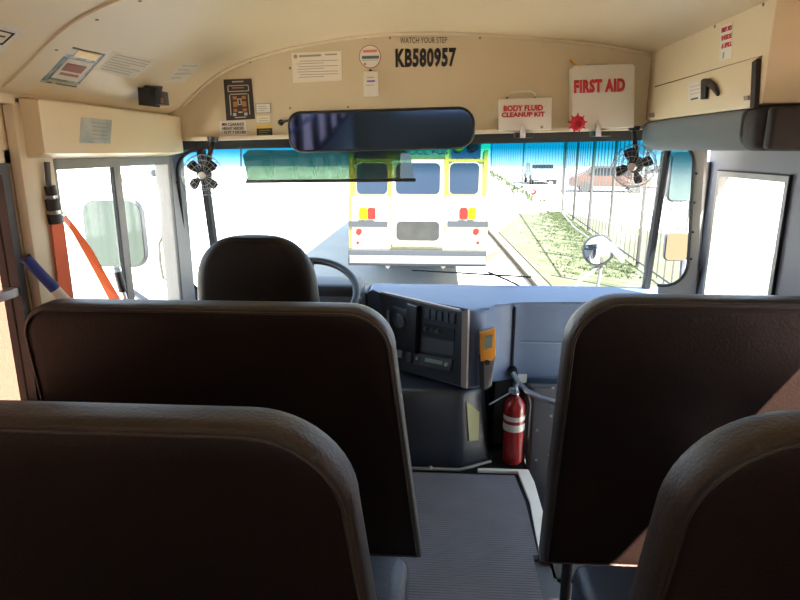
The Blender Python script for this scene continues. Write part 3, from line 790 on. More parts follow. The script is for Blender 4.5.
# kits
def clamp(px_, py_, label, dd=.06):
    L = thing('kit_clamp', label, 'clamp', hq(px_, py_+8), 'clamps under the kits')
    prism('clamp_base', [hq(px_-9, py_+3), hq(px_+9, py_+3), hq(px_+9, py_+8), hq(px_-9, py_+8)], (0, -dd, 0), M['black'], L, bev=.003)
    prism('clamp_clip', [hq(px_-2.6, py_-4, dd), hq(px_+2.6, py_-4, dd), hq(px_+2.6, py_+8, dd), hq(px_-2.6, py_+8, dd)], (0, -.012, 0), M['alu'], L, bev=.002)
    tube('clamp_wire', [hq(px_-1.5, py_-4, dd+.006), hq(px_, py_-9, dd+.003), hq(px_+1.5, py_-4, dd+.006)], .002, M['alu'], L)
L = thing('cleanup_kit', 'small white case lettered BODY FLUID CLEANUP KIT on the header ledge', 'emergency kit', hq(524, 131))
prism('case', [hq(498, 100), hq(549.5, 98.5), hq(549, 130), hq(498, 131.5)], (0, -.055, 0), M['white'], L, bev=.006)
tube('case_handle', [hq(507, 100, .028), hq(508, 95, .028), hq(511, 92.5, .028), hq(530, 91.5, .028), hq(534, 93.5, .028), hq(535.5, 99, .028)], .005, M['white'], L)
for a in (507, 535): lathe('hinge_pin', [(0, .006), (.005, .005), (.006, 0)], hq(a, 98, .034), M['brownred'], L, axis=(0, -1, 0), n=10)
lettering('lettering', 'BODY FLUID', hq(503.5, 111.5, .0565), hq(543, 110.5, .0565), hq(503.5, 105.5, .0565), M['red'], L, bold=.045)
lettering('lettering', 'CLEANUP KIT', hq(501.5, 117.5, .0565), hq(545, 116.5, .0565), hq(501.5, 111.9+.6, .0565), M['red'], L, bold=.045)
lathe('snap', [(0, .003), (.005, .002), (.006, 0)], hq(542, 127, .055), M['paleyellow'], L, axis=(0, -1, 0), n=10)
clamp(522.5, 130, 'black and metal clamp holding the small cleanup kit')
L = thing('first_aid_kit', 'large white case with red FIRST AID lettering mounted on the header', 'emergency kit', hq(599, 129))
prism('case', [hq(568.5, 70), hq(571, 67.5), hq(627, 66), hq(630, 68.5), hq(629, 128), hq(568.5, 130.5)], (0, -.07, 0), M['white'], L, bev=.007)
lettering('lettering', 'FIRST AID', hq(574, 93.5, .0715), hq(625, 91.5, .0715), hq(574, 80, .0715), M['red'], L, bold=.06, spacing=1.12)
tube('case_handle', [hq(585, 67, .035), hq(586, 65.5, .035), hq(607, 65, .035), hq(608, 66.5, .035)], .004, M['inkgrey'], L)
clamp(598, 128.5, 'black and metal clamp holding the first aid kit', .074)
# red bow
bm = bmesh.new(); c = hq(577, 123.5, .085)
vs = []
for k in range(18):
    a = 2*math.pi*k/18+.17; rr_ = .041 if k % 2 == 0 else .022
    if k in (12, 14): rr_ *= .9
    vs.append(c+Vector((math.cos(a)*rr_, 0, math.sin(a)*rr_)))
b_prism(bm, vs, (0, -.008, 0)); 
for k in range(9):
    a = 2*math.pi*k/9+.5; p = c+Vector((math.cos(a)*.018, -.012, math.sin(a)*.018)); b_lathe(bm, [(0, -.012), (.010, -.004), (.011, .004), (0, .012)], p, axis=(math.cos(a)*.6, -1, math.sin(a)*.6), n=8)
tag(finish('ribbon_bow', bm, M['redbow'], smooth='auto'), 'red star shaped ribbon bow on the corner of the first aid kit', 'bow')
tag(prism('amber_toggle', [hq(569, 60), hq(571.5, 59.5), hq(578, 65), hq(576, 67.5)], (0, -.018, 0), M['amber'], bev=.002), 'small amber toggle above the first aid kit', 'toggle')

# ================================================================== INTERIOR MIRROR
YM = 2.34
def mqp(px, py): return at(px, py, y=YM)
c = (mqp(288, 133)+mqp(475, 128))/2; wx = (mqp(475, 128)-mqp(288, 133)); wl = wx.length; ux_ = wx.normalized()
hh = (mqp(380, 109)-mqp(380, 151)).z
c.z = (mqp(380, 109).z+mqp(380, 151).z)/2
uy_ = Vector((0, -.10, 1)).normalized(); uy_ = (uy_-ux_*uy_.dot(ux_)).normalized()
t = thing('interior_mirror', 'wide black framed rear view mirror hanging below the header', 'mirror', c)
nn_ = ux_.cross(uy_)   # points to -y
def mring(inset, o): return [c+ux_*a+uy_*b+nn_*o for a, b in rrect(wl-2*inset, hh-2*inset, (.05-inset, .062-inset, .062-inset, .05-inset), 8)]
bm = bmesh.new(); rings = [mring(.012, -.03), mring(.0, -.022), mring(0, -.004), mring(.004, .003), mring(.010, .002)]
vs = [[bm.verts.new(p) for p in r] for r in rings]
for a, b in zip(vs, vs[1:]):
    for k in range(len(a)): bm.faces.new((a[k], a[(k+1) % len(a)], b[(k+1) % len(a)], b[k]))
bm.faces.new(vs[0]); finish('mirror_housing', bm, M['black'], t, smooth='auto')
bm = bmesh.new(); b_prism(bm, mring(.0095, .001), nn_*-.003); finish('mirror_glass', bm, M['mirror'], t)
for px_ in (300, 470):
    p = mqp(px_, 118) if px_ < 400 else mqp(px_, 122)
    q = hq(282, 122.5) if px_ < 400 else hq(452, 108)
    tube('mounting_arm', [p+Vector((0, .03, 0)), q+Vector((0, -.02, 0)), q+Vector((0, -.006, 0))], .005, M['blackm'], t)
lathe('mounting_bolt', [(0, .014), (.011, .012), (.013, 0)], hq(281, 122.5), M['ink'], t, axis=(0, -1, 0), n=14)

# ================================================================== SUN VISOR
YV = 2.60
t = thing('sun_visor', 'transparent green sun visor with a black lower edge in front of the windshield', 'sun visor', at(330, 181, y=YV))
prism('visor_panel', [at(243, 155, y=YV), at(249, 150, y=YV), at(404, 150, y=YV), at(411, 155, y=YV), at(414, 180, y=YV), at(248, 181, y=YV)], (0, -.004, 0), M['visor'], t)
prism('edge_bar', [at(246.5, 180, y=YV), at(416, 178.2, y=YV), at(416, 181.5, y=YV), at(246.5, 183.2, y=YV)], (0, -.014, 0), M['black'], t, bev=.002)
tube('bracket_wire', [at(248, 180, y=YV-.01), at(243, 176, y=YV), at(241, 174, y=YV), at(241, 146, y=YV)], .003, M['black'], t, n=6)
tube('bracket_wire', [at(330, 150, y=YV), at(330, 141, y=YV)], .004, M['black'], t, n=6)

# ================================================================== FANS
def make_fan(label, c, aim, arm_to, rot):
    aim = Vector(aim).normalized(); t = thing('dash_fan', label, 'fan', c, 'small defroster fans')
    ax = aim; a0 = Vector((0, 0, 1)); u = a0.cross(ax).normalized(); v = ax.cross(u)
    Rr = .081
    def P(r, a, h): return c+u*(r*math.cos(a))+v*(r*math.sin(a))+ax*h
    bm = bmesh.new(); K = 24
    for rr_, h in ((Rr, 0), (Rr*.98, .018), (Rr*.75, .032), (Rr*.5, .038), (Rr*.98, -.018), (Rr*.7, -.03)):
        b_tube(bm, [P(rr_, 2*math.pi*k/K, h) for k in range(K)], .0011, 5, closed=True)
    for k in range(20):
        a = 2*math.pi*k/20
        b_tube(bm, [P(Rr*.22, a, .038), P(Rr*.6, a+.06, .037), P(Rr*.98, a+.1, .018), P(Rr, a+.1, 0), P(Rr*.98, a+.1, -.018), P(Rr*.5, a+.05, -.034)], .0008, 4)
    finish('wire_guard', bm, mat('chromed_wire', (.35, .35, .36), .35, metal=.8), t, smooth=True)
    for k in range(4):
        a = rot+k*math.pi/2; bm = bmesh.new(); n = 6; vs = []
        for i in range(n+1):
            r_ = Rr*(.16+.70*i/n); w_ = .22+.22*math.sin(math.pi*min(1, i/n*.85+.1))
            vs.append((bm.verts.new(P(r_, a-w_*.9, -.012)), bm.verts.new(P(r_, a, .002)), bm.verts.new(P(r_, a+w_*.9, .014))))
        for p, q in zip(vs, vs[1:]):
            bm.faces.new((p[0], p[1], q[1], q[0])); bm.faces.new((p[1], p[2], q[2], q[1]))
        r = bmesh.ops.solidify(bm, geom=bm.faces[:], thickness=.0016)
        finish('fan_blade', bm, M['blackm'], t, smooth='auto')
    lathe('fan_hub', [(0, .026), (.012, .025), (.014, .012), (.016, -.008), (0, -.01)], c, M['black'], t, axis=ax, n=16)
    lathe('hub_cap', [(0, .043), (.013, .041), (.016, .036)], c, M['alu'], t, axis=ax, n=18)
    lathe('motor', [(0, -.085), (.024, -.08), (.03, -.06), (.03, -.02), (.02, -.012)], c, M['black'], t, axis=ax, n=18)
    m_ = c-ax*.05
    tube('fan_bracket', [m_, m_+(arm_to-m_)*.5+Vector((0, 0, .0)), arm_to], .010, M['black'], t)
    lathe('bracket_base', [(0, .02), (.02, .018), (.024, 0)], arm_to+Vector((0, 0, .018)), M['black'], t, axis=(0, 0, -1), n=14)
    return t
c = at(203, 175, y=2.42)
make_fan('round black fan in a wire guard hanging left of the sun visor', c, (.25, -1, 0), Vector((c.x+.0, 2.56, zhead(c.x)-.005)), R(45))
tube_o = tube('fan_cable', [at(206, 146, y=2.55), at(210, 152, y=2.5), at(211, 160, y=2.47), at(207, 166, y=2.46)], .004, M['black'], n=6)
tag(tube_o, 'thin black cable looping above the left fan', 'cable')
c = at(634, 166, y=2.42)
make_fan('round black fan in a wire guard below the right end of the header', c, (-.55, -1, -.1), Vector((c.x+.03, 2.56, zhead(c.x)-.005)), R(20))

# ================================================================== RIGHT OVERHEAD CABINET
XC = at(648, 90, y=YH).x
def cq(px, py, off=0): return at(px, py, x=XC-off)
yf = YH; ybk = at(768, 60, x=XC).y
zb_, zt_ = 1.567, 1.848
t = thing('overhead_cabinet', 'beige overhead cabinet above the entrance with a black latch handle', 'cabinet', (1.03, 2.1, zb_))
bm = bmesh.new()
b_prism(bm, [(XC, ybk, zb_), (XC, ybk, zt_), (XR+.005, ybk, zt_-.03), (XR+.005, ybk, zb_)], (0, yf-ybk, 0), bev=.006)
finish('cabinet_body', bm, M['cab'], t, smooth='auto')
prism('door_gap_line', [cq(655, 86.3), cq(762, 55.5), cq(762, 57.3), cq(655, 88.3)], (-.0015, 0, 0), M['hole'], t)
door = prism('cabinet_door', [cq(656, 87.5), cq(761, 57), cq(757.5, 107.5), cq(652, 120.5)], (-.010, 0, 0), M['cab'], t, bev=.003)
prism('door_gap', [cq(756.5, 62, .001), cq(761.5, 58.5, .001), cq(759, 108, .001), cq(754.5, 110, .001)], (-.012, 0, 0), M['hole'], t)
# L-shaped latch
hd = [cq(704, 80, .012), cq(706.5, 78.5, .012), cq(711, 78.5, .012), cq(717, 84, .012), cq(720, 92, .012), cq(719.5, 96, .012), cq(715, 89, .012), cq(709, 84.5, .012), cq(708, 99, .012), cq(703.5, 99.5, .012)]
prism('latch_handle', hd, (-.010, 0, 0), M['black'], door, bev=.002)
for px_, py_ in ((652.5, 115), (748, 98)):
    prism('door_stop', [cq(px_-2, py_-2, .010), cq(px_+2, py_-2.4, .010), cq(px_+2, py_+2, .010), cq(px_-2, py_+2.4, .010)], (-.006, 0, 0), M['trimtan'], door)
for px_, py_ in ((715, 26.5), (763.5, 4.5)):
    lathe('screw', [(0, .003), (.004, .002), (.005, 0)], cq(px_, py_), M['trimtan'], t, axis=(-1, 0, 0), n=10)
# hinge bright strip
tube('hinge', [cq(655, 88, .003), cq(736, 64, .003), cq(761, 57, .003)], .003, M['trimtan'], t, n=6)
L = thing('sticker_sheet', 'tall white sticker with three red lines on the cabinet above its latch', 'sticker', cq(726, 60))
prism('backing', [cq(721, 26), cq(733, 22), cq(732, 58), cq(719.5, 62)], (-.001, 0, 0), M['paperw'], L)
for s_, y0 in (('FIRST AID', 28), ('INSIDE', 36), ('& SPILL', 44)):
    lettering('lettering', s_, cq(721.5, y0+5, .0012), cq(731.5, y0+2, .0012), cq(721.8, y0, .0012), M['red'], L, bold=.05)
prism('print', [cq(723, 52.5, .001), cq(724.5, 52, .001), cq(724, 58, .001), cq(722.5, 58.5, .001)], (-.0006, 0, 0), M['inkgrey'], L)
L = thing('small_sticker', 'small square pinkish sticker left of the cabinet latch', 'sticker', cq(695, 102))
prism('backing', [cq(688, 84, .010), cq(701.5, 80.5, .010), cq(701, 99, .010), cq(688, 102.5, .010)], (-.001, 0, 0), M['paperw'], L)
for k in range(3): prism('print_line', [cq(690, 87+k*3.6, .011), cq(700, 84.5+k*3.6, .011), cq(700, 85.2+k*3.6, .011), cq(690, 87.7+k*3.6, .011)], (-.0006, 0, 0), mat('pink_print', (.6, .35, .28), .6), L)
prism('heading', [cq(691, 98.8, .011), cq(698, 97, .011), cq(698, 98.6, .011), cq(691, 100.4, .011)], (-.0006, 0, 0), M['ink'], L)
# header pad (rolled cushion) below cabinet
bm = bmesh.new()
pyr, pyf = at(746, 130, x=XC).y, 2.57
prof_ = rrect(.20, .112, (.045, .045, .02, .02), 6)
b_prism(bm, [(XC+.085+a, pyr, 1.504+b) for a, b in prof_], (0, pyf-pyr, 0), bev=.006)
o = finish('header_pad', bm, M['pad'], smooth='auto')
tag(o, 'long blue-grey padded roll under the overhead cabinet', 'pad')
o = box('end_pad', (XC-.02, pyr-.10, 1.447), (XC+.19, pyr-.003, 1.560), M['padblack'], bev=.03, seg=4)
tag(o, 'dark rounded end pad behind the blue-grey roll', 'pad')
p0 = at(768, 128, y=1.60)
o = box('door_pad', (p0.x, 1.585, at(780, 150, y=1.6).z), (XR-.01, 1.62, at(780, 106, y=1.6).z), M['padblack'], bev=.012, seg=3)
tag(o, 'black rectangular pad at the right edge over the entrance', 'pad')

# ================================================================== LEFT SIDE BOX
XB = -1.10
def lb(px, py, off=0): return at(px, py, x=XB+off)
y0b, y1b = at(42, 130, x=XB).y, 2.60
zt0, zt1 = 1.60, 1.425
t = thing('side_box', 'beige boxed panel over the driver side window', 'wall box', (XB, 2.2, zt1))
bm = bmesh.new(); b_prism(bm, [(XB, y0b, 1.44), (XB, y0b, 1.585), (XL, y0b, 1.592), (XL, y0b, 1.42)], (0, y1b-y0b-.005, 0), bev=.006); finish('box_cover', bm, M['beige'], t, smooth='auto')
o = box('mirror_sticker', (0, 0, 0), (.1, .1, .1), M['foil']); bpy.data.objects.remove(o)
L = thing('foil_sticker', 'silver reflective sticker on the boxed panel over the driver window', 'sticker', lb(95, 143))
prism('backing', [lb(81, 117), lb(111.5, 120), lb(110, 143.5), lb(79.5, 143)], (.0015, 0, 0), M['foil'], L)
for k in range(5): prism('print_line', [lb(92, 122+k*4, .0015), lb(108, 124+k*3.8, .0015), lb(108, 124.6+k*3.8, .0015), lb(92, 122.6+k*4, .0015)], (.0006, 0, 0), M['inkgrey'], L)
# camera
t = thing('bus_camera', 'small black camera fixed high on the left wall near the front', 'camera', at_ceil(148, 90))
cc = at(143, 95, y=2.20)
def kq(px, py, yy): return at(px, py, y=yy)
prism('mount', [kq(134, 88, 2.18), kq(139, 84, 2.18), kq(151, 86.5, 2.18), kq(150, 92, 2.18), kq(138, 92, 2.18)], (0, .10, .01), M['black'], t, bev=.004)
prism('case', [kq(137, 87, 2.15), kq(150, 88.5, 2.15), kq(150.5, 106, 2.15), kq(138, 105, 2.15)], (0, .08, 0), M['black'], t, bev=.006)
prism('lens_box', [kq(150, 89.5, 2.19), kq(161, 91, 2.19), kq(162.5, 104.5, 2.19), kq(150, 105, 2.19)], (0, .06, 0), M['panelgrey'], t, bev=.004)
prism('indicator', [kq(160.5, 98, 2.187), kq(162, 98, 2.187), kq(162, 103, 2.187), kq(160.5, 103, 2.187)], (0, .01, 0), M['label_or'], t)

# ================================================================== CEILING STICKERS
def ceil_patch(name, q, m, parent=None, off=.002, n=8, th=.001):
    bm = bmesh.new(); g = []
    for i in range(n+1):
        row = []
        for j in range(n+1):
            a = bil(q, i/n, j/n); row.append(bm.verts.new(at_ceil(a[0], a[1], off)))
        g.append(row)
    for i in range(n):
        for j in range(n): bm.faces.new((g[i][j], g[i+1][j], g[i+1][j+1], g[i][j+1]))
    r = bmesh.ops.extrude_face_region(bm, geom=bm.faces[:])
    for v in r['geom']:
        if isinstance(v, bmesh.types.BMVert): v.co.z += th
    return finish(name, bm, m, parent)
def sub(q, u0, v0, u1, v1): return [bil(q, u0, v0), bil(q, u1, v0), bil(q, u1, v1), bil(q, u0, v1)]
q = [(66, 45.5), (105.5, 54.5), (76, 87.5), (33, 80.5)]
L = thing('safety_poster', 'dark bordered colourful poster with a pale centre, stuck on the curved ceiling', 'poster', at_ceil(70, 68))
ceil_patch('border', q, M['ink'], L, .001)
ceil_patch('backing', sub(q, .03, .03, .97, .97), M['teal'], L, .003)
ceil_patch('top_picture', sub(q, .36, .05, .92, .22), M['amber'], L, .005, 4)
ceil_patch('top_picture', sub(q, .10, .05, .34, .2), M['paperw'], L, .005, 4)
ceil_patch('centre_panel', sub(q, .30, .30, .93, .85), M['paperw'], L, .005, 5)
ceil_patch('centre_print', sub(q, .38, .42, .85, .62), M['brownred'], L, .007, 4)
ceil_patch('centre_print', sub(q, .42, .68, .85, .74), M['label_or'], L, .007, 4)
ceil_patch('side_picture', sub(q, .06, .30, .26, .60), M['bluegrey'], L, .005, 4)
ceil_patch('bottom_band', sub(q, .30, .90, .95, .96), M['paleyellow'], L, .005, 4)
def ceil_sheet(name, q, label, n=7, m='paper', u0=.1, u1=.92):
    L = thing(name, label, 'notice', at_ceil(*bil(q, .5, .5)))
    ceil_patch('backing', q, M[m], L, .001)
    for k in range(n):
        v = (k+.8)/(n+1); ceil_patch('print_line', sub(q, u0, v, u1-random.choice((0, .1, .3)), v+.03), M['faint'], L, .003, 3)
ceil_sheet('ceiling_notice', [(113, 51.5), (157, 61.5), (134, 79), (94, 70)], 'pale printed sheet right of the colourful poster on the ceiling')
ceil_sheet('ceiling_label', [(183, 62), (202, 63), (185, 82), (165, 83)], 'small faded label on the ceiling just above the black camera', 4)
L = thing('corner_notice', 'pale sheet with a black outlined drawing at the upper left corner', 'notice', at_ceil(8, 40))
q = [(-12, 20), (28, 31), (3, 53), (-40, 45)]
ceil_patch('backing', q, M['paperw'], L, .001)
for u0, v0, u1, v1 in ((.1, .22, .8, .26), (.78, .22, .82, .7), (.1, .68, .82, .72), (.3, .4, .7, .44)): ceil_patch('print_line', sub(q, u0, v0, u1, v1), M['ink'], L, .003, 4)
# roof bow with screws
bowp = []
yb = at_ceil(40, 66).y
for x, z in SP:
    if -1.16 < x < 1.16: bowp.append((x, z))
bm = bmesh.new()
rows = []
for x, z in bowp:
    rows.append([bm.verts.new((x, yb-.05, z-.001)), bm.verts.new((x, yb-.046, z-.006)), bm.verts.new((x, yb+.046, z-.006)), bm.verts.new((x, yb+.05, z-.001))])
for a, b in zip(rows, rows[1:]):
    for k in range(3): bm.faces.new((a[k], a[k+1], b[k+1], b[k]))
bw = struct(finish('trim_6', bm, M['beige'], smooth='auto'))
for k in range(1, 19):
    x = -1.12+k*.118; lathe('roof_screw', [(0, .003), (.0045, .0025), (.006, 0)], (x, yb, zc(x)-.005), M['trimtan'], bw, axis=(0, 0, -1), n=10)

# ================================================================== BELT, BRUSH
t = thing('driver_seat_belt', 'orange driver seat belt hanging from a black anchor on the left wall', 'seat belt', (XL+.03, 1.95, .8))
XA = XL+.045
def rib(name, pts, w_, m, par):
    bm = bmesh.new(); vs = []
    for (p, ww) in zip(pts, w_):
        vs.append((bm.verts.new(p+Vector((0, -ww/2, 0))), bm.verts.new(p+Vector((0, ww/2, 0)))))
    for a, b in zip(vs, vs[1:]): bm.faces.new((a[0], a[1], b[1], b[0]))
    r = bmesh.ops.extrude_face_region(bm, geom=bm.faces[:])
    for v in r['geom']:
        if isinstance(v, bmesh.types.BMVert): v.co.x += .002
    finish(name, bm, m, par)
a0 = at(57, 222, x=XA); a1 = at(68, 315, x=XA)
rib('belt_webbing', [a0, (a0+a1)/2, a1], [.06, .06, .065], M['orange'], t)
def quadstrip(name, L_, Rr_, m, par, yy0, yy1):
    bm = bmesh.new(); n = len(L_); vs = []
    for i, (l, r) in enumerate(zip(L_, Rr_)):
        yy = yy0+(yy1-yy0)*i/(n-1); vs.append((bm.verts.new(at(l[0], l[1], y=yy)), bm.verts.new(at(r[0], r[1], y=yy+.01))))
    for a, b in zip(vs, vs[1:]): bm.faces.new((a[0], a[1], b[1], b[0]))
    r = bmesh.ops.extrude_face_region(bm, geom=bm.faces[:])
    for v in r['geom']:
        if isinstance(v, bmesh.types.BMVert): v.co.y += .003
    finish(name, bm, m, par)
quadstrip('belt_webbing', [(60, 217), (72, 232), (85, 255), (97, 277), (110, 302)], [(65, 214), (77, 229), (92, 250), (106, 275), (122, 302)], M['orange'], t, 1.88, 2.0)
ra = at(49, 165, x=XA)
for (a, b, r_, mm) in (((47, 162), (49, 188), .008, 'grey'), ((50, 186), (52, 195), .015, 'black'), ((51, 195), (52.5, 199), .010, 'alu'), ((52, 199), (54, 210), .020, 'black'), ((53, 209), (55, 214), .018, 'alu'), ((54, 214), (56, 223), .020, 'black')):
    tube('belt_anchor', [at(a[0], a[1], x=XA+.005), at(b[0], b[1], x=XA+.005)], r_, M[mm], t, n=12)
tube('belt_ring', [at(56, 214, y=1.87), at(61, 211, y=1.87), at(66, 215, y=1.87), at(62, 217.5, y=1.87)], .004, M['steel'], t, n=6, closed=True)

pA, pB = at(25.5, 258, y=1.585), at(55, 289, y=1.625)
dr = (pB-pA)
t = thing('long_handled_brush', 'long white brush pole with a blue grip leaning beside the left window post', 'brush', pA+dr*4)
tube('grip', [pA, pA+dr*.5, pB], [.016, .015, .016], M['blue'], t, n=14)
lathe('grip_end', [(0, .006), (.014, .004), (.017, 0)], pA, M['black'], t, axis=-dr, n=14)
tube('pole', [pB, pA+dr*3.2], .014, M['offwhite'], t, n=12)
pC, pD = at(117, 272, y=2.05), at(123, 292, y=2.05)
t = thing('gear_lever', 'black tipped lever standing between the driver window and the seat', 'lever', at(135, 330, y=2.05))
tube('grip', [pC, pD], [.0125, .015], M['black'], t, n=12)
tube('rod', [pD, at(135, 330, y=2.05)], .009, M['alu'], t, n=10)

# ================================================================== OUTSIDE
ZG = -.90
g = box('ground', (-60, -40, ZG-.1), (60, 90, ZG), M['ground']); struct(g)
# grass verge (right of the lane)
def gp(px, py): p = at(px, py, z=ZG); return (p.x, p.y)
kx0, ky0 = gp(488, 233); kx1, ky1 = gp(531, 284)
# kerb
kd = (Vector((kx1, ky1))-Vector((kx0, ky0))); far = Vector((kx0, ky0))-kd*1.2; near = Vector((kx1, ky1))+kd*1.2
nrm = Vector((-kd.y, kd.x)).normalized()
if nrm.x < 0: nrm = -nrm
def kerb(a, b, w_, h_): return [(a.x, a.y, ZG), (b.x, b.y, ZG), (b.x+nrm.x*w_, b.y+nrm.y*w_, ZG), (a.x+nrm.x*w_, a.y+nrm.y*w_, ZG)]
tag(prism('kerb', kerb(far, near, .22, .1), (0, 0, .10), M['kerb']), 'weathered brown kerb along the lane right of the yellow bus', 'kerb')
gr = [(near.x+nrm.x*.2, near.y), (near.x+5, near.y), (at(700, 268, z=ZG).x+3, 9), (5.5, 26), gp(508, 207), (kx0+nrm.x*.22, ky0)]
o = prism('dry_grass', [(x, y, ZG) for x, y in [(kx0+nrm.x*.3, ky0), (near.x+nrm.x*.3, near.y), (8, near.y), (8, 12), gp(563, 214), gp(520, 214)]], (0, 0, .05), M['grass'])
stuff(o); o['label'] = 'sunlit pale dry grass between the kerb and the fence'; o['category'] = 'grass'
# green blades near the fence
bm = bmesh.new()
cor = [gp(545, 220), gp(590, 236), gp(650, 292), gp(640, 262), gp(562, 216)]
def tuft(x, y, h, n):
    for _ in range(n):
        a = random.random()*6.28; dx, dy = math.cos(a)*.02, math.sin(a)*.02
        ox, oy = random.gauss(0, .05), random.gauss(0, .05); l = random.uniform(-.06, .06)
        v = [bm.verts.new((x+ox-dx, y+oy-dy, ZG+.03)), bm.verts.new((x+ox+dx, y+oy+dy, ZG+.03)), bm.verts.new((x+ox+l, y+oy+l*.5, ZG+.03+h*random.uniform(.6, 1.3)))]
        bm.faces.new(v)
fa, fb = Vector(gp(562, 213)), Vector(gp(652, 280))
for k in range(900):
    f = random.random(); p = fa*(1-f)+fb*f; off = abs(random.gauss(0, .75))
    tuft(p.x-.1-off*(.5+.6*f), p.y+random.uniform(-.3, .3), .055, 9)
o = finish('green_grass', bm, M['grassg']); stuff(o); o['label'] = 'tufts of green grass growing along the foot of the fence'; o['category'] = 'grass'
bm = bmesh.new()
for k in range(170):
    f = random.random(); a = Vector(gp(489, 172)); b = Vector(gp(535, 203)); p = a*(1-f)+b*f; tuft(p.x+random.gauss(0, .25), p.y+random.gauss(0, .3), .25, 9)
o = finish('hedge_strip', bm, M['grassg']); stuff(o); o['label'] = 'thin curved strip of green weeds beyond the yellow bus'; o['category'] = 'weeds'

# fence: posts, rails, pickets
def fence(a, b, label, zt, step, pp, rail_z=(.15, 1.0)):
    a, b = Vector(a), Vector(b); L_ = (b-a).length; d_ = (b-a)/L_
    t = thing('steel_fence', label, 'fence', (a.x, a.y, ZG), 'steel fences around the lot')
    bm = bmesh.new(); n = int(L_/step)
    for k in range(n+1):
        p = a+d_*(k*step); b_box(bm, (p.x-.010, p.y-.010, ZG+.08), (p.x+.010, p.y+.010, zt))
    o = finish('picket', bm, M['fence'], t); stuff(o)
    for z in (ZG+.16, zt-.18):
        tube('rail', [(a.x, a.y, z), (b.x, b.y, z)], .02, M['fence'], t, n=6)
    for p in pp:
        q_ = a+d_*(p*L_); tube('post', [(q_.x, q_.y, ZG-.02), (q_.x, q_.y, zt+.08)], .04, M['fence'], t, n=8)
fa3 = fa; fb3 = fa+(fb-fa)*1.14
fence(fa3, fb3, 'tall grey steel picket fence running beside the grass verge', 2.0, .42, (0, .2, .4, .6, .8, 1))
bA = Vector(gp(563, 213)); bB = bA+Vector((14, 3))
far0 = at(491, 170, y=42); far1 = at(563, 170, y=34)
fence((far0.x, far0.y), (far1.x, far1.y), 'distant steel picket fence beyond the yellow bus', 2.6, .30, (0, .5, 1))

# parked cars behind fence
def make_car(name, label, c, yaw, m, L_=4.4, Wd=1.8, H=1.45):
    t = thing(name, label, 'car', (0, 0, 0), 'parked cars behind the fence')
    side = [(-L_/2, .35), (-L_/2+.05, .75), (-L_/2+.25, .88), (-L_*.30, .93), (-L_*.17, H), (L_*.20, H), (L_*.36, .95), (L_/2-.15, .85), (L_/2, .6), (L_/2, .35)]
    prism('car_body', [(x, -Wd/2, z) for x, z in side], (0, Wd, 0), m, t, bev=.05)
    for s in (-1, 1):
        gl = [(-L_*.26, .95), (-L_*.155, H-.08), (L_*.18, H-.08), (L_*.30, .95)]
        prism('side_window', [(x, s*(Wd/2+.004), z) for x, z in gl], (0, -s*.02, 0), M['carglass'], t)
    box('rear_window', (-L_*.262, -Wd/2+.2, .97), (-L_*.20, Wd/2-.2, H-.1), M['carglass'], t)
    for sx in (-1, 1):
        for s in (-1, 1):
            wh = lathe('wheel', [(0, .0), (.30, 0), (.33, .03), (.33, .18), (.30, .21), (0, .21)], (sx*L_*.31, s*(Wd/2-.19) if s > 0 else -Wd/2-.02, .33), M['tyre'], t, axis=(0, 1, 0))
    for s in (-1, 1): box('lamp', (L_/2-.02, s*Wd*.36-.14, .62), (L_/2+.012, s*Wd*.36+.14, .74), M['lampr'], t)
    t.location = c; t.rotation_euler = (0, 0, yaw)
    return t
p = at(600, 193, z=ZG); make_car('parked_car', 'brown-red parked car behind the fence', (p.x+.7, p.y+1.0, ZG), R(172), M['car'])
p = at(648, 197, z=ZG); make_car('parked_car', 'silver parked car behind the fence, farther right than the brown-red car', (p.x+3.6, p.y+7.5, ZG), R(165), M['carg'])
p = at(548, 166, z=ZG)
make_car('parked_car', 'silver parked car far beyond the trailer', (at(551, 160, y=41).x, 45, ZG), R(90), M['carg'])
# flat trailer with uprights
p = at(545, 181, z=ZG); yy = p.y
t = thing('flat_trailer', 'blue-grey flat trailer with two uprights beyond the lane', 'trailer', (p.x, p.y, ZG))
s = yy/600
prism('deck', [at(530, 174.5, y=yy), at(556, 176.5, y=yy-1), at(556, 179, y=yy-1), at(530, 176.5, y=yy)], (0, 1.3, .1), M['plast'], t)
for px_ in (539, 550): prism('upright', [at(px_, 175.5, y=yy-.3), at(px_-1.3, 161.5 if px_ < 545 else 165, y=yy-.3), at(px_+2, 174, y=yy-.3)], (0, .2, 0), M['plast'], t)
for px_ in (536, 552): lathe('wheel', [(0, 0), (.28, 0), (.28, .18), (0, .18)], Vector((at(px_, 178, y=yy-.5).x, yy-.5, ZG+.28)), M['tyre'], t, axis=(0, 1, 0), n=18)
# red round marker
p = at(533.5, 200, z=ZG)
t = thing('round_marker', 'red and white round marker sign standing beside the lane', 'marker sign', p)
cs = at(533.5, 192, y=p.y); lathe('disc', [(0, .02), (.14, .02), (.14, 0), (0, 0)], cs, M['lampr'], t, axis=(0, -1, 0), n=24)
lathe('centre_mark', [(0, .03), (.05, .03), (.05, .02)], cs+Vector((-.03, 0, .01)), M['paperw'], t, axis=(0, -1, 0), n=16)
tube('pole', [p, cs], .015, M['alu'], t, n=6)

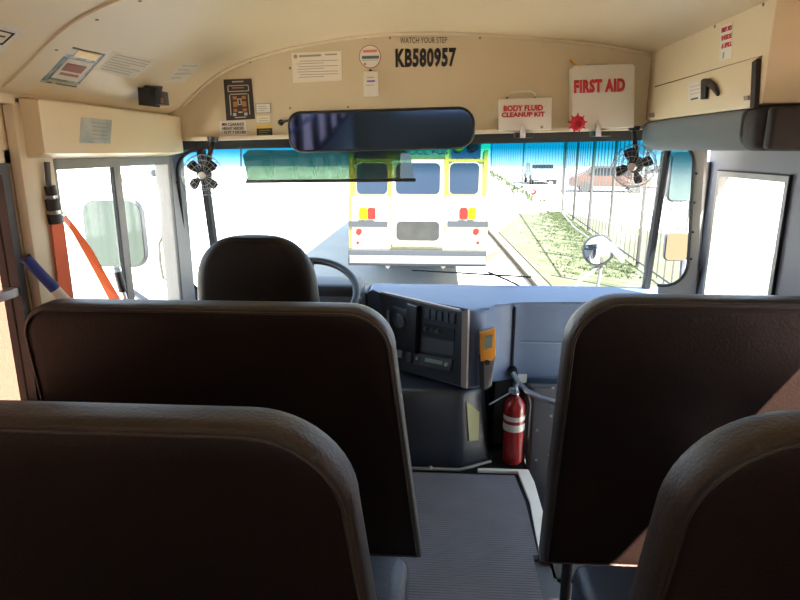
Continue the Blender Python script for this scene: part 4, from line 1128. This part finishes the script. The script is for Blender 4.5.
# ------------------------------------------------------------------ bus ahead
YBUS = 10.0
def bp(px, py, off=0): return at(px, py, y=YBUS-off)
x0, x1 = bp(349.5, 200).x, bp(488.5, 200).x; xm = (x0+x1)/2
t = thing('school_bus', 'yellow school bus parked ahead, seen from behind through the windshield', 'bus', (xm, YBUS+4, ZG))
zbot, ztop = bp(400, 249).z, 2.15
sec = []
for a in range(0, 181, 15):
    sec.append((xm+(x1-x0)/2*math.cos(R(a))**1 if 0 else xm+(x1-x0)/2*(abs(math.cos(R(a)))**.45)*(1 if math.cos(R(a)) >= 0 else -1), 1.62+(ztop-1.62)*math.sin(R(a))**.8))
poly = [(x0, YBUS, zbot), (x1, YBUS, zbot)]+[(x, YBUS, z) for x, z in sec]
prism('bus_body', poly, (0, 8.5, 0), M['bus'], t)
def bq(name, l, tp, r_, b_, m, par=t, off=0.0, th=.02, rad=None):
    A_, B_ = bp(l, b_, off), bp(r_, tp, off); w_, h_ = B_.x-A_.x, B_.z-A_.z
    pts = rrect(w_, h_, rad if rad else .001, 5) if rad else [(-w_/2, -h_/2), (w_/2, -h_/2), (w_/2, h_/2), (-w_/2, h_/2)]
    cx, cz = (A_.x+B_.x)/2, (A_.z+B_.z)/2
    return prism(name, [(cx+a, YBUS-off, cz+b) for a, b in pts], (0, -th, 0), m, par)
bq('lower_panel', 351, 196, 391, 248, M['buspale'], off=0, th=.01)
bq('lower_panel', 445, 196, 487, 248, M['buspale'], off=0, th=.01)
dr_ = bq('emergency_door', 392, 160, 444, 246, M['buspale'], off=.0, th=.03)
for l, r_ in ((350, 354), (388, 391.5), (444.5, 449), (483, 488)): bq('corner_post', l, 150, r_, 196, M['buspost'], off=.01, th=.02)
bq('side_edge', 349.5, 196, 351.2, 248, M['buspost'], off=.01, th=.01)
bq('side_edge', 487, 196, 488.5, 248, M['buspost'], off=.01, th=.01)
for l_ in (391.3, 443.6): bq('door_trim', l_, 161, l_+1.1, 246, M['bus2'], dr_, off=.03, th=.008)
bq('door_trim', 391.3, 245, 444.7, 246.3, M['bus2'], dr_, off=.03, th=.008)
bq('belt_line', 350, 159, 488, 161.5, M['buspost'], off=.01, th=.015)
for l, r_ in ((357, 387.5), (449.5, 479.5)):
    wf = bq('window_frame', l-1, 162, r_+1, 195, M['bus'], off=.01, th=.012, rad=.09); bq('window_glass', l, 163, r_, 194, M['busglass'], wf, off=.02, th=.012, rad=.08)
wf = bq('window_frame', 395, 162, 441.5, 195, M['bus'], dr_, off=.03, th=.01, rad=.09); bq('window_glass', 396, 163, 440.5, 194, M['busglass'], wf, off=.038, th=.01, rad=.08)
wf = bq('window_frame', 395, 220, 441, 241, M['winframe'], dr_, off=.03, th=.01, rad=.07); bq('window_glass', 396.5, 221.5, 439.5, 240, M['lowglass'], wf, off=.038, th=.01, rad=.07)
hdl = tube('door_handle', [bp(397, 206, .06), bp(405, 206, .06), bp(404, 210, .06), bp(399, 213, .06)], .012, M['grey'], dr_, n=6)
for l, r_ in ((349, 388), (447.5, 488)): 
    bq('rub_rail', l, 221, r_, 226.5, M['busbump'], off=.01, th=.05)
for l, c_ in ((359.5, 'lampy'), (367.8, 'lampr'), (459.5, 'lampr'), (468, 'lampy')): bq('tail_lamp', l, 207.5, l+8, 219, M[c_], off=.01, th=.03, rad=.03)
for px_ in (359, 476):
    lathe('brake_lamp', [(0, .035), (.045, .03), (.058, 0)], bp(px_, 232, .0), M['lampr'], t, axis=(0, -1, 0), n=20)
    lathe('marker_lamp', [(0, .03), (.026, .025), (.034, 0)], bp(px_-1 if px_ < 400 else px_+2, 242.5, .0), M['lampr'], t, axis=(0, -1, 0), n=16)
for px_ in (372, 462): lathe('reflector', [(0, .02), (.02, .015), (.022, 0)], bp(px_, 234, .01), M['amber'], t, axis=(0, -1, 0), n=12)
bmp = bq('bumper', 350, 249.5, 486, 263, M['busbump'], off=-.05, th=.20)
bq('bumper_ridge', 350, 256.5, 486, 262.5, mat('pale_bumper_edge', (.085, .095, .11), .4), bmp, off=.15, th=.03)
for px_ in (388, 443): lathe('tow_hook', [(0, .08), (.03, .07), (.04, 0)], bp(px_, 266, .0), M['winframe'], t, axis=(0, -1, 0), n=12)
# upper lamps and sign
bq('warning_lamp_panel', 354, 143, 387, 158, M['busdark'], off=.0, th=.03)
bq('warning_lamp_panel', 452, 143, 481, 158, M['busdark'], off=.0, th=.03)
for px_ in (362, 378, 459, 473): lathe('warning_lamp', [(0, .04), (.07, .03), (.09, 0)], bp(px_, 146, .03), M['lampr'] if px_ in (362, 473) else M['lampy'], t, axis=(0, -1, 0), n=20)
sg = bq('name_sign', 388, 142, 451, 156.5, M['sign'], off=.0, th=.03)
lettering('sign_lettering', 'SCHOOL BUS', bp(391, 154.5, .031), bp(448, 154.5, .031), bp(391, 148, .031), M['ink'], sg, bold=.03)
for yy_ in (12.6, 16.6):
    for xx in (x0+.22, x1-.22): lathe('wheel', [(0, -.12), (.45, -.12), (.49, -.06), (.49, .06), (.45, .12), (0, .12)], (xx, yy_, ZG+.49), M['tyre'], t, axis=(1, 0, 0))
box('chassis', (xm-.5, YBUS+.3, ZG+.45), (xm+.5, YBUS+8, zbot+.02), M['busbump'], t)

# ------------------------------------------------------------------ outside mirrors of this bus
def ext_mirror(name, label, q, yy, face, arms, th=.025):
    t = thing(name, label, 'outside mirror', at(q[0], q[3], y=yy), 'outside mirrors')
    A_, B_ = at(q[0], q[3], y=yy), at(q[2], q[1], y=yy); w_, h_ = B_.x-A_.x, B_.z-A_.z; cx, cz = (A_.x+B_.x)/2, (A_.z+B_.z)/2
    r_ = min(w_, h_)*.22
    prism('housing', [(cx+a, yy, cz+b) for a, b in rrect(w_, h_, r_, 6)], (0, th, 0), M['grey'], t, bev=.006)
    prism('mirror_glass', [(cx+a, yy-.001, cz+b) for a, b in rrect(w_*.93, h_*.93, r_*.9, 6)], (0, -.004, 0), face, t)
    for a in arms: tube('mirror_arm', [at(p_[0], p_[1], y=p_[2]) for p_ in a], .018, M['grey'], t, n=8)
    return t
gm = mat('pale_green_mirror', (.045, .06, .056), .12, metal=.9)
ext_mirror('outside_mirror', 'large outside mirror seen through the driver side window', (88, 198, 141, 267), 2.95, gm, [[(116, 200, 3.0), (114, 183, 3.0), (112, 176, 3.0)], [(112, 180, 3.0), (140, 176, 2.9), (155, 173, 2.8)], [(116, 267, 3.0), (122, 285, 3.0), (190, 330, 2.9)]])
ext_mirror('outside_mirror', 'upper outside mirror seen through the right side pane', (667, 150, 696, 202), 3.15, mat('blue_green_reflection', (.11, .15, .14), .12, metal=.9), [[(692, 200, 3.2), (693, 240, 3.2), (693, 300, 3.1)]])  # blue-green of the reflection put into the glass colour
ext_mirror('outside_mirror', 'lower wide outside mirror seen through the right side pane', (663.5, 232, 690, 261), 3.10, mat('gold_reflection', (.14, .115, .07), .12, metal=.9), [[(684, 260, 3.15), (682, 285, 3.15), (676, 310, 3.1)]])  # gold of the reflection put into the glass colour
# cross view mirror
yc = 4.6; cm = at(598, 250, y=yc); t = thing('crossover_mirror', 'round convex mirror on a bracket outside the right part of the windshield', 'outside mirror', cm)
rm = (at(613.5, 250, y=yc).x-at(582.5, 250, y=yc).x)/2
lathe('mirror_shell', [(0, -.05), (rm*.6, -.04), (rm, 0), (rm*1.06, .012), (rm*.95, .014)], cm, M['black'], t, axis=(0, -1, 0))
lathe('mirror_glass', [(rm*.97, .007), (rm*.7, .030), (rm*.35, .042), (0, .046)], cm, M['mirror2'], t, axis=(0, -1, 0))
hb = at(608, 256, y=yc+.05)
prism('mirror_bracket', [at(606, 246, y=yc-.03), at(612, 242, y=yc-.03), at(626, 257, y=yc-.03), at(622, 263, y=yc-.03)], (0, .02, 0), mat('pale_blue_plastic', (.11, .125, .20), .5), t)
tube('mirror_arm', [at(602, 262, y=yc+.03), at(592, 272, y=yc), at(578, 282, y=yc-.2), at(566, 300, y=yc-.4)], .012, M['grey'], t, n=8)
tube('mirror_arm', [at(602, 262, y=yc+.03), at(598, 285, y=yc), at(594, 310, y=yc)], .012, M['grey'], t, n=8)
tube('mirror_arm', [at(562, 213, y=yc+.6), at(575, 228, y=yc+.3), at(592, 240, y=yc)], .006, M['grey'], t, n=6)
# wipers
t = thing('wiper', 'thin black windshield wiper resting low on the centre glass', 'wiper', at(500, 285, y=3.17))
tube('wiper_blade', [at(412, 270, y=3.13), at(470, 273.5, y=3.13), at(531, 277, y=3.13)], .005, M['black'], t, n=6)
tube('wiper_arm', [at(488, 272, y=3.15), at(505, 279, y=3.17), at(522, 287, y=3.19)], .006, M['black'], t, n=6)
# grab handle outside the driver window
t = thing('grab_bar', 'pale grab handle outside the front edge of the driver window', 'grab handle', at(170, 282, x=-1.27))
tube('handle_bar', [at(171, 235, x=-1.24), at(162, 238, x=-1.29), at(159, 244, x=-1.29), at(160, 262, x=-1.29), at(163, 278, x=-1.29), at(172, 283, x=-1.24)], .008, M['winframe'], t, n=8)

hood = prism('wall_hood', [(-.95, 3.25, .60), (.95, 3.25, .60), (.95, 3.25, -.45), (-.95, 3.25, -.45)], (0, 1.6, 0), M['busbump'])
for v in hood.data.vertices:
    if v.co.y > 4 and v.co.z > 0: v.co.z = .24; v.co.x *= .9
struct(hood)
g0 = Vector(gp(484, 266)); g1 = Vector(gp(499, 266)); g2 = Vector(gp(494, 253))
g0.x -= .2; g1.x -= .3
t = thing('fence_shadow_stripes', 'fence shadow shaped as orange-brown grate on the ground by the right rear corner of the yellow bus', 'stripes', (g0.x, g0.y, ZG))
for k in range(9):  # stripes of cast fence shadow, built as flat orange-brown bars
    f = k/8; a = g0*(1-f)+(g0+(g2-g0)*.9)*f
    prism('shadow_stripe', [(a.x, a.y, ZG), (a.x+(g1-g0).x, a.y+.12, ZG), (a.x+(g1-g0).x, a.y+.21, ZG), (a.x, a.y+.09, ZG)], (0, 0, .04), M['shadow_stripe'], t)
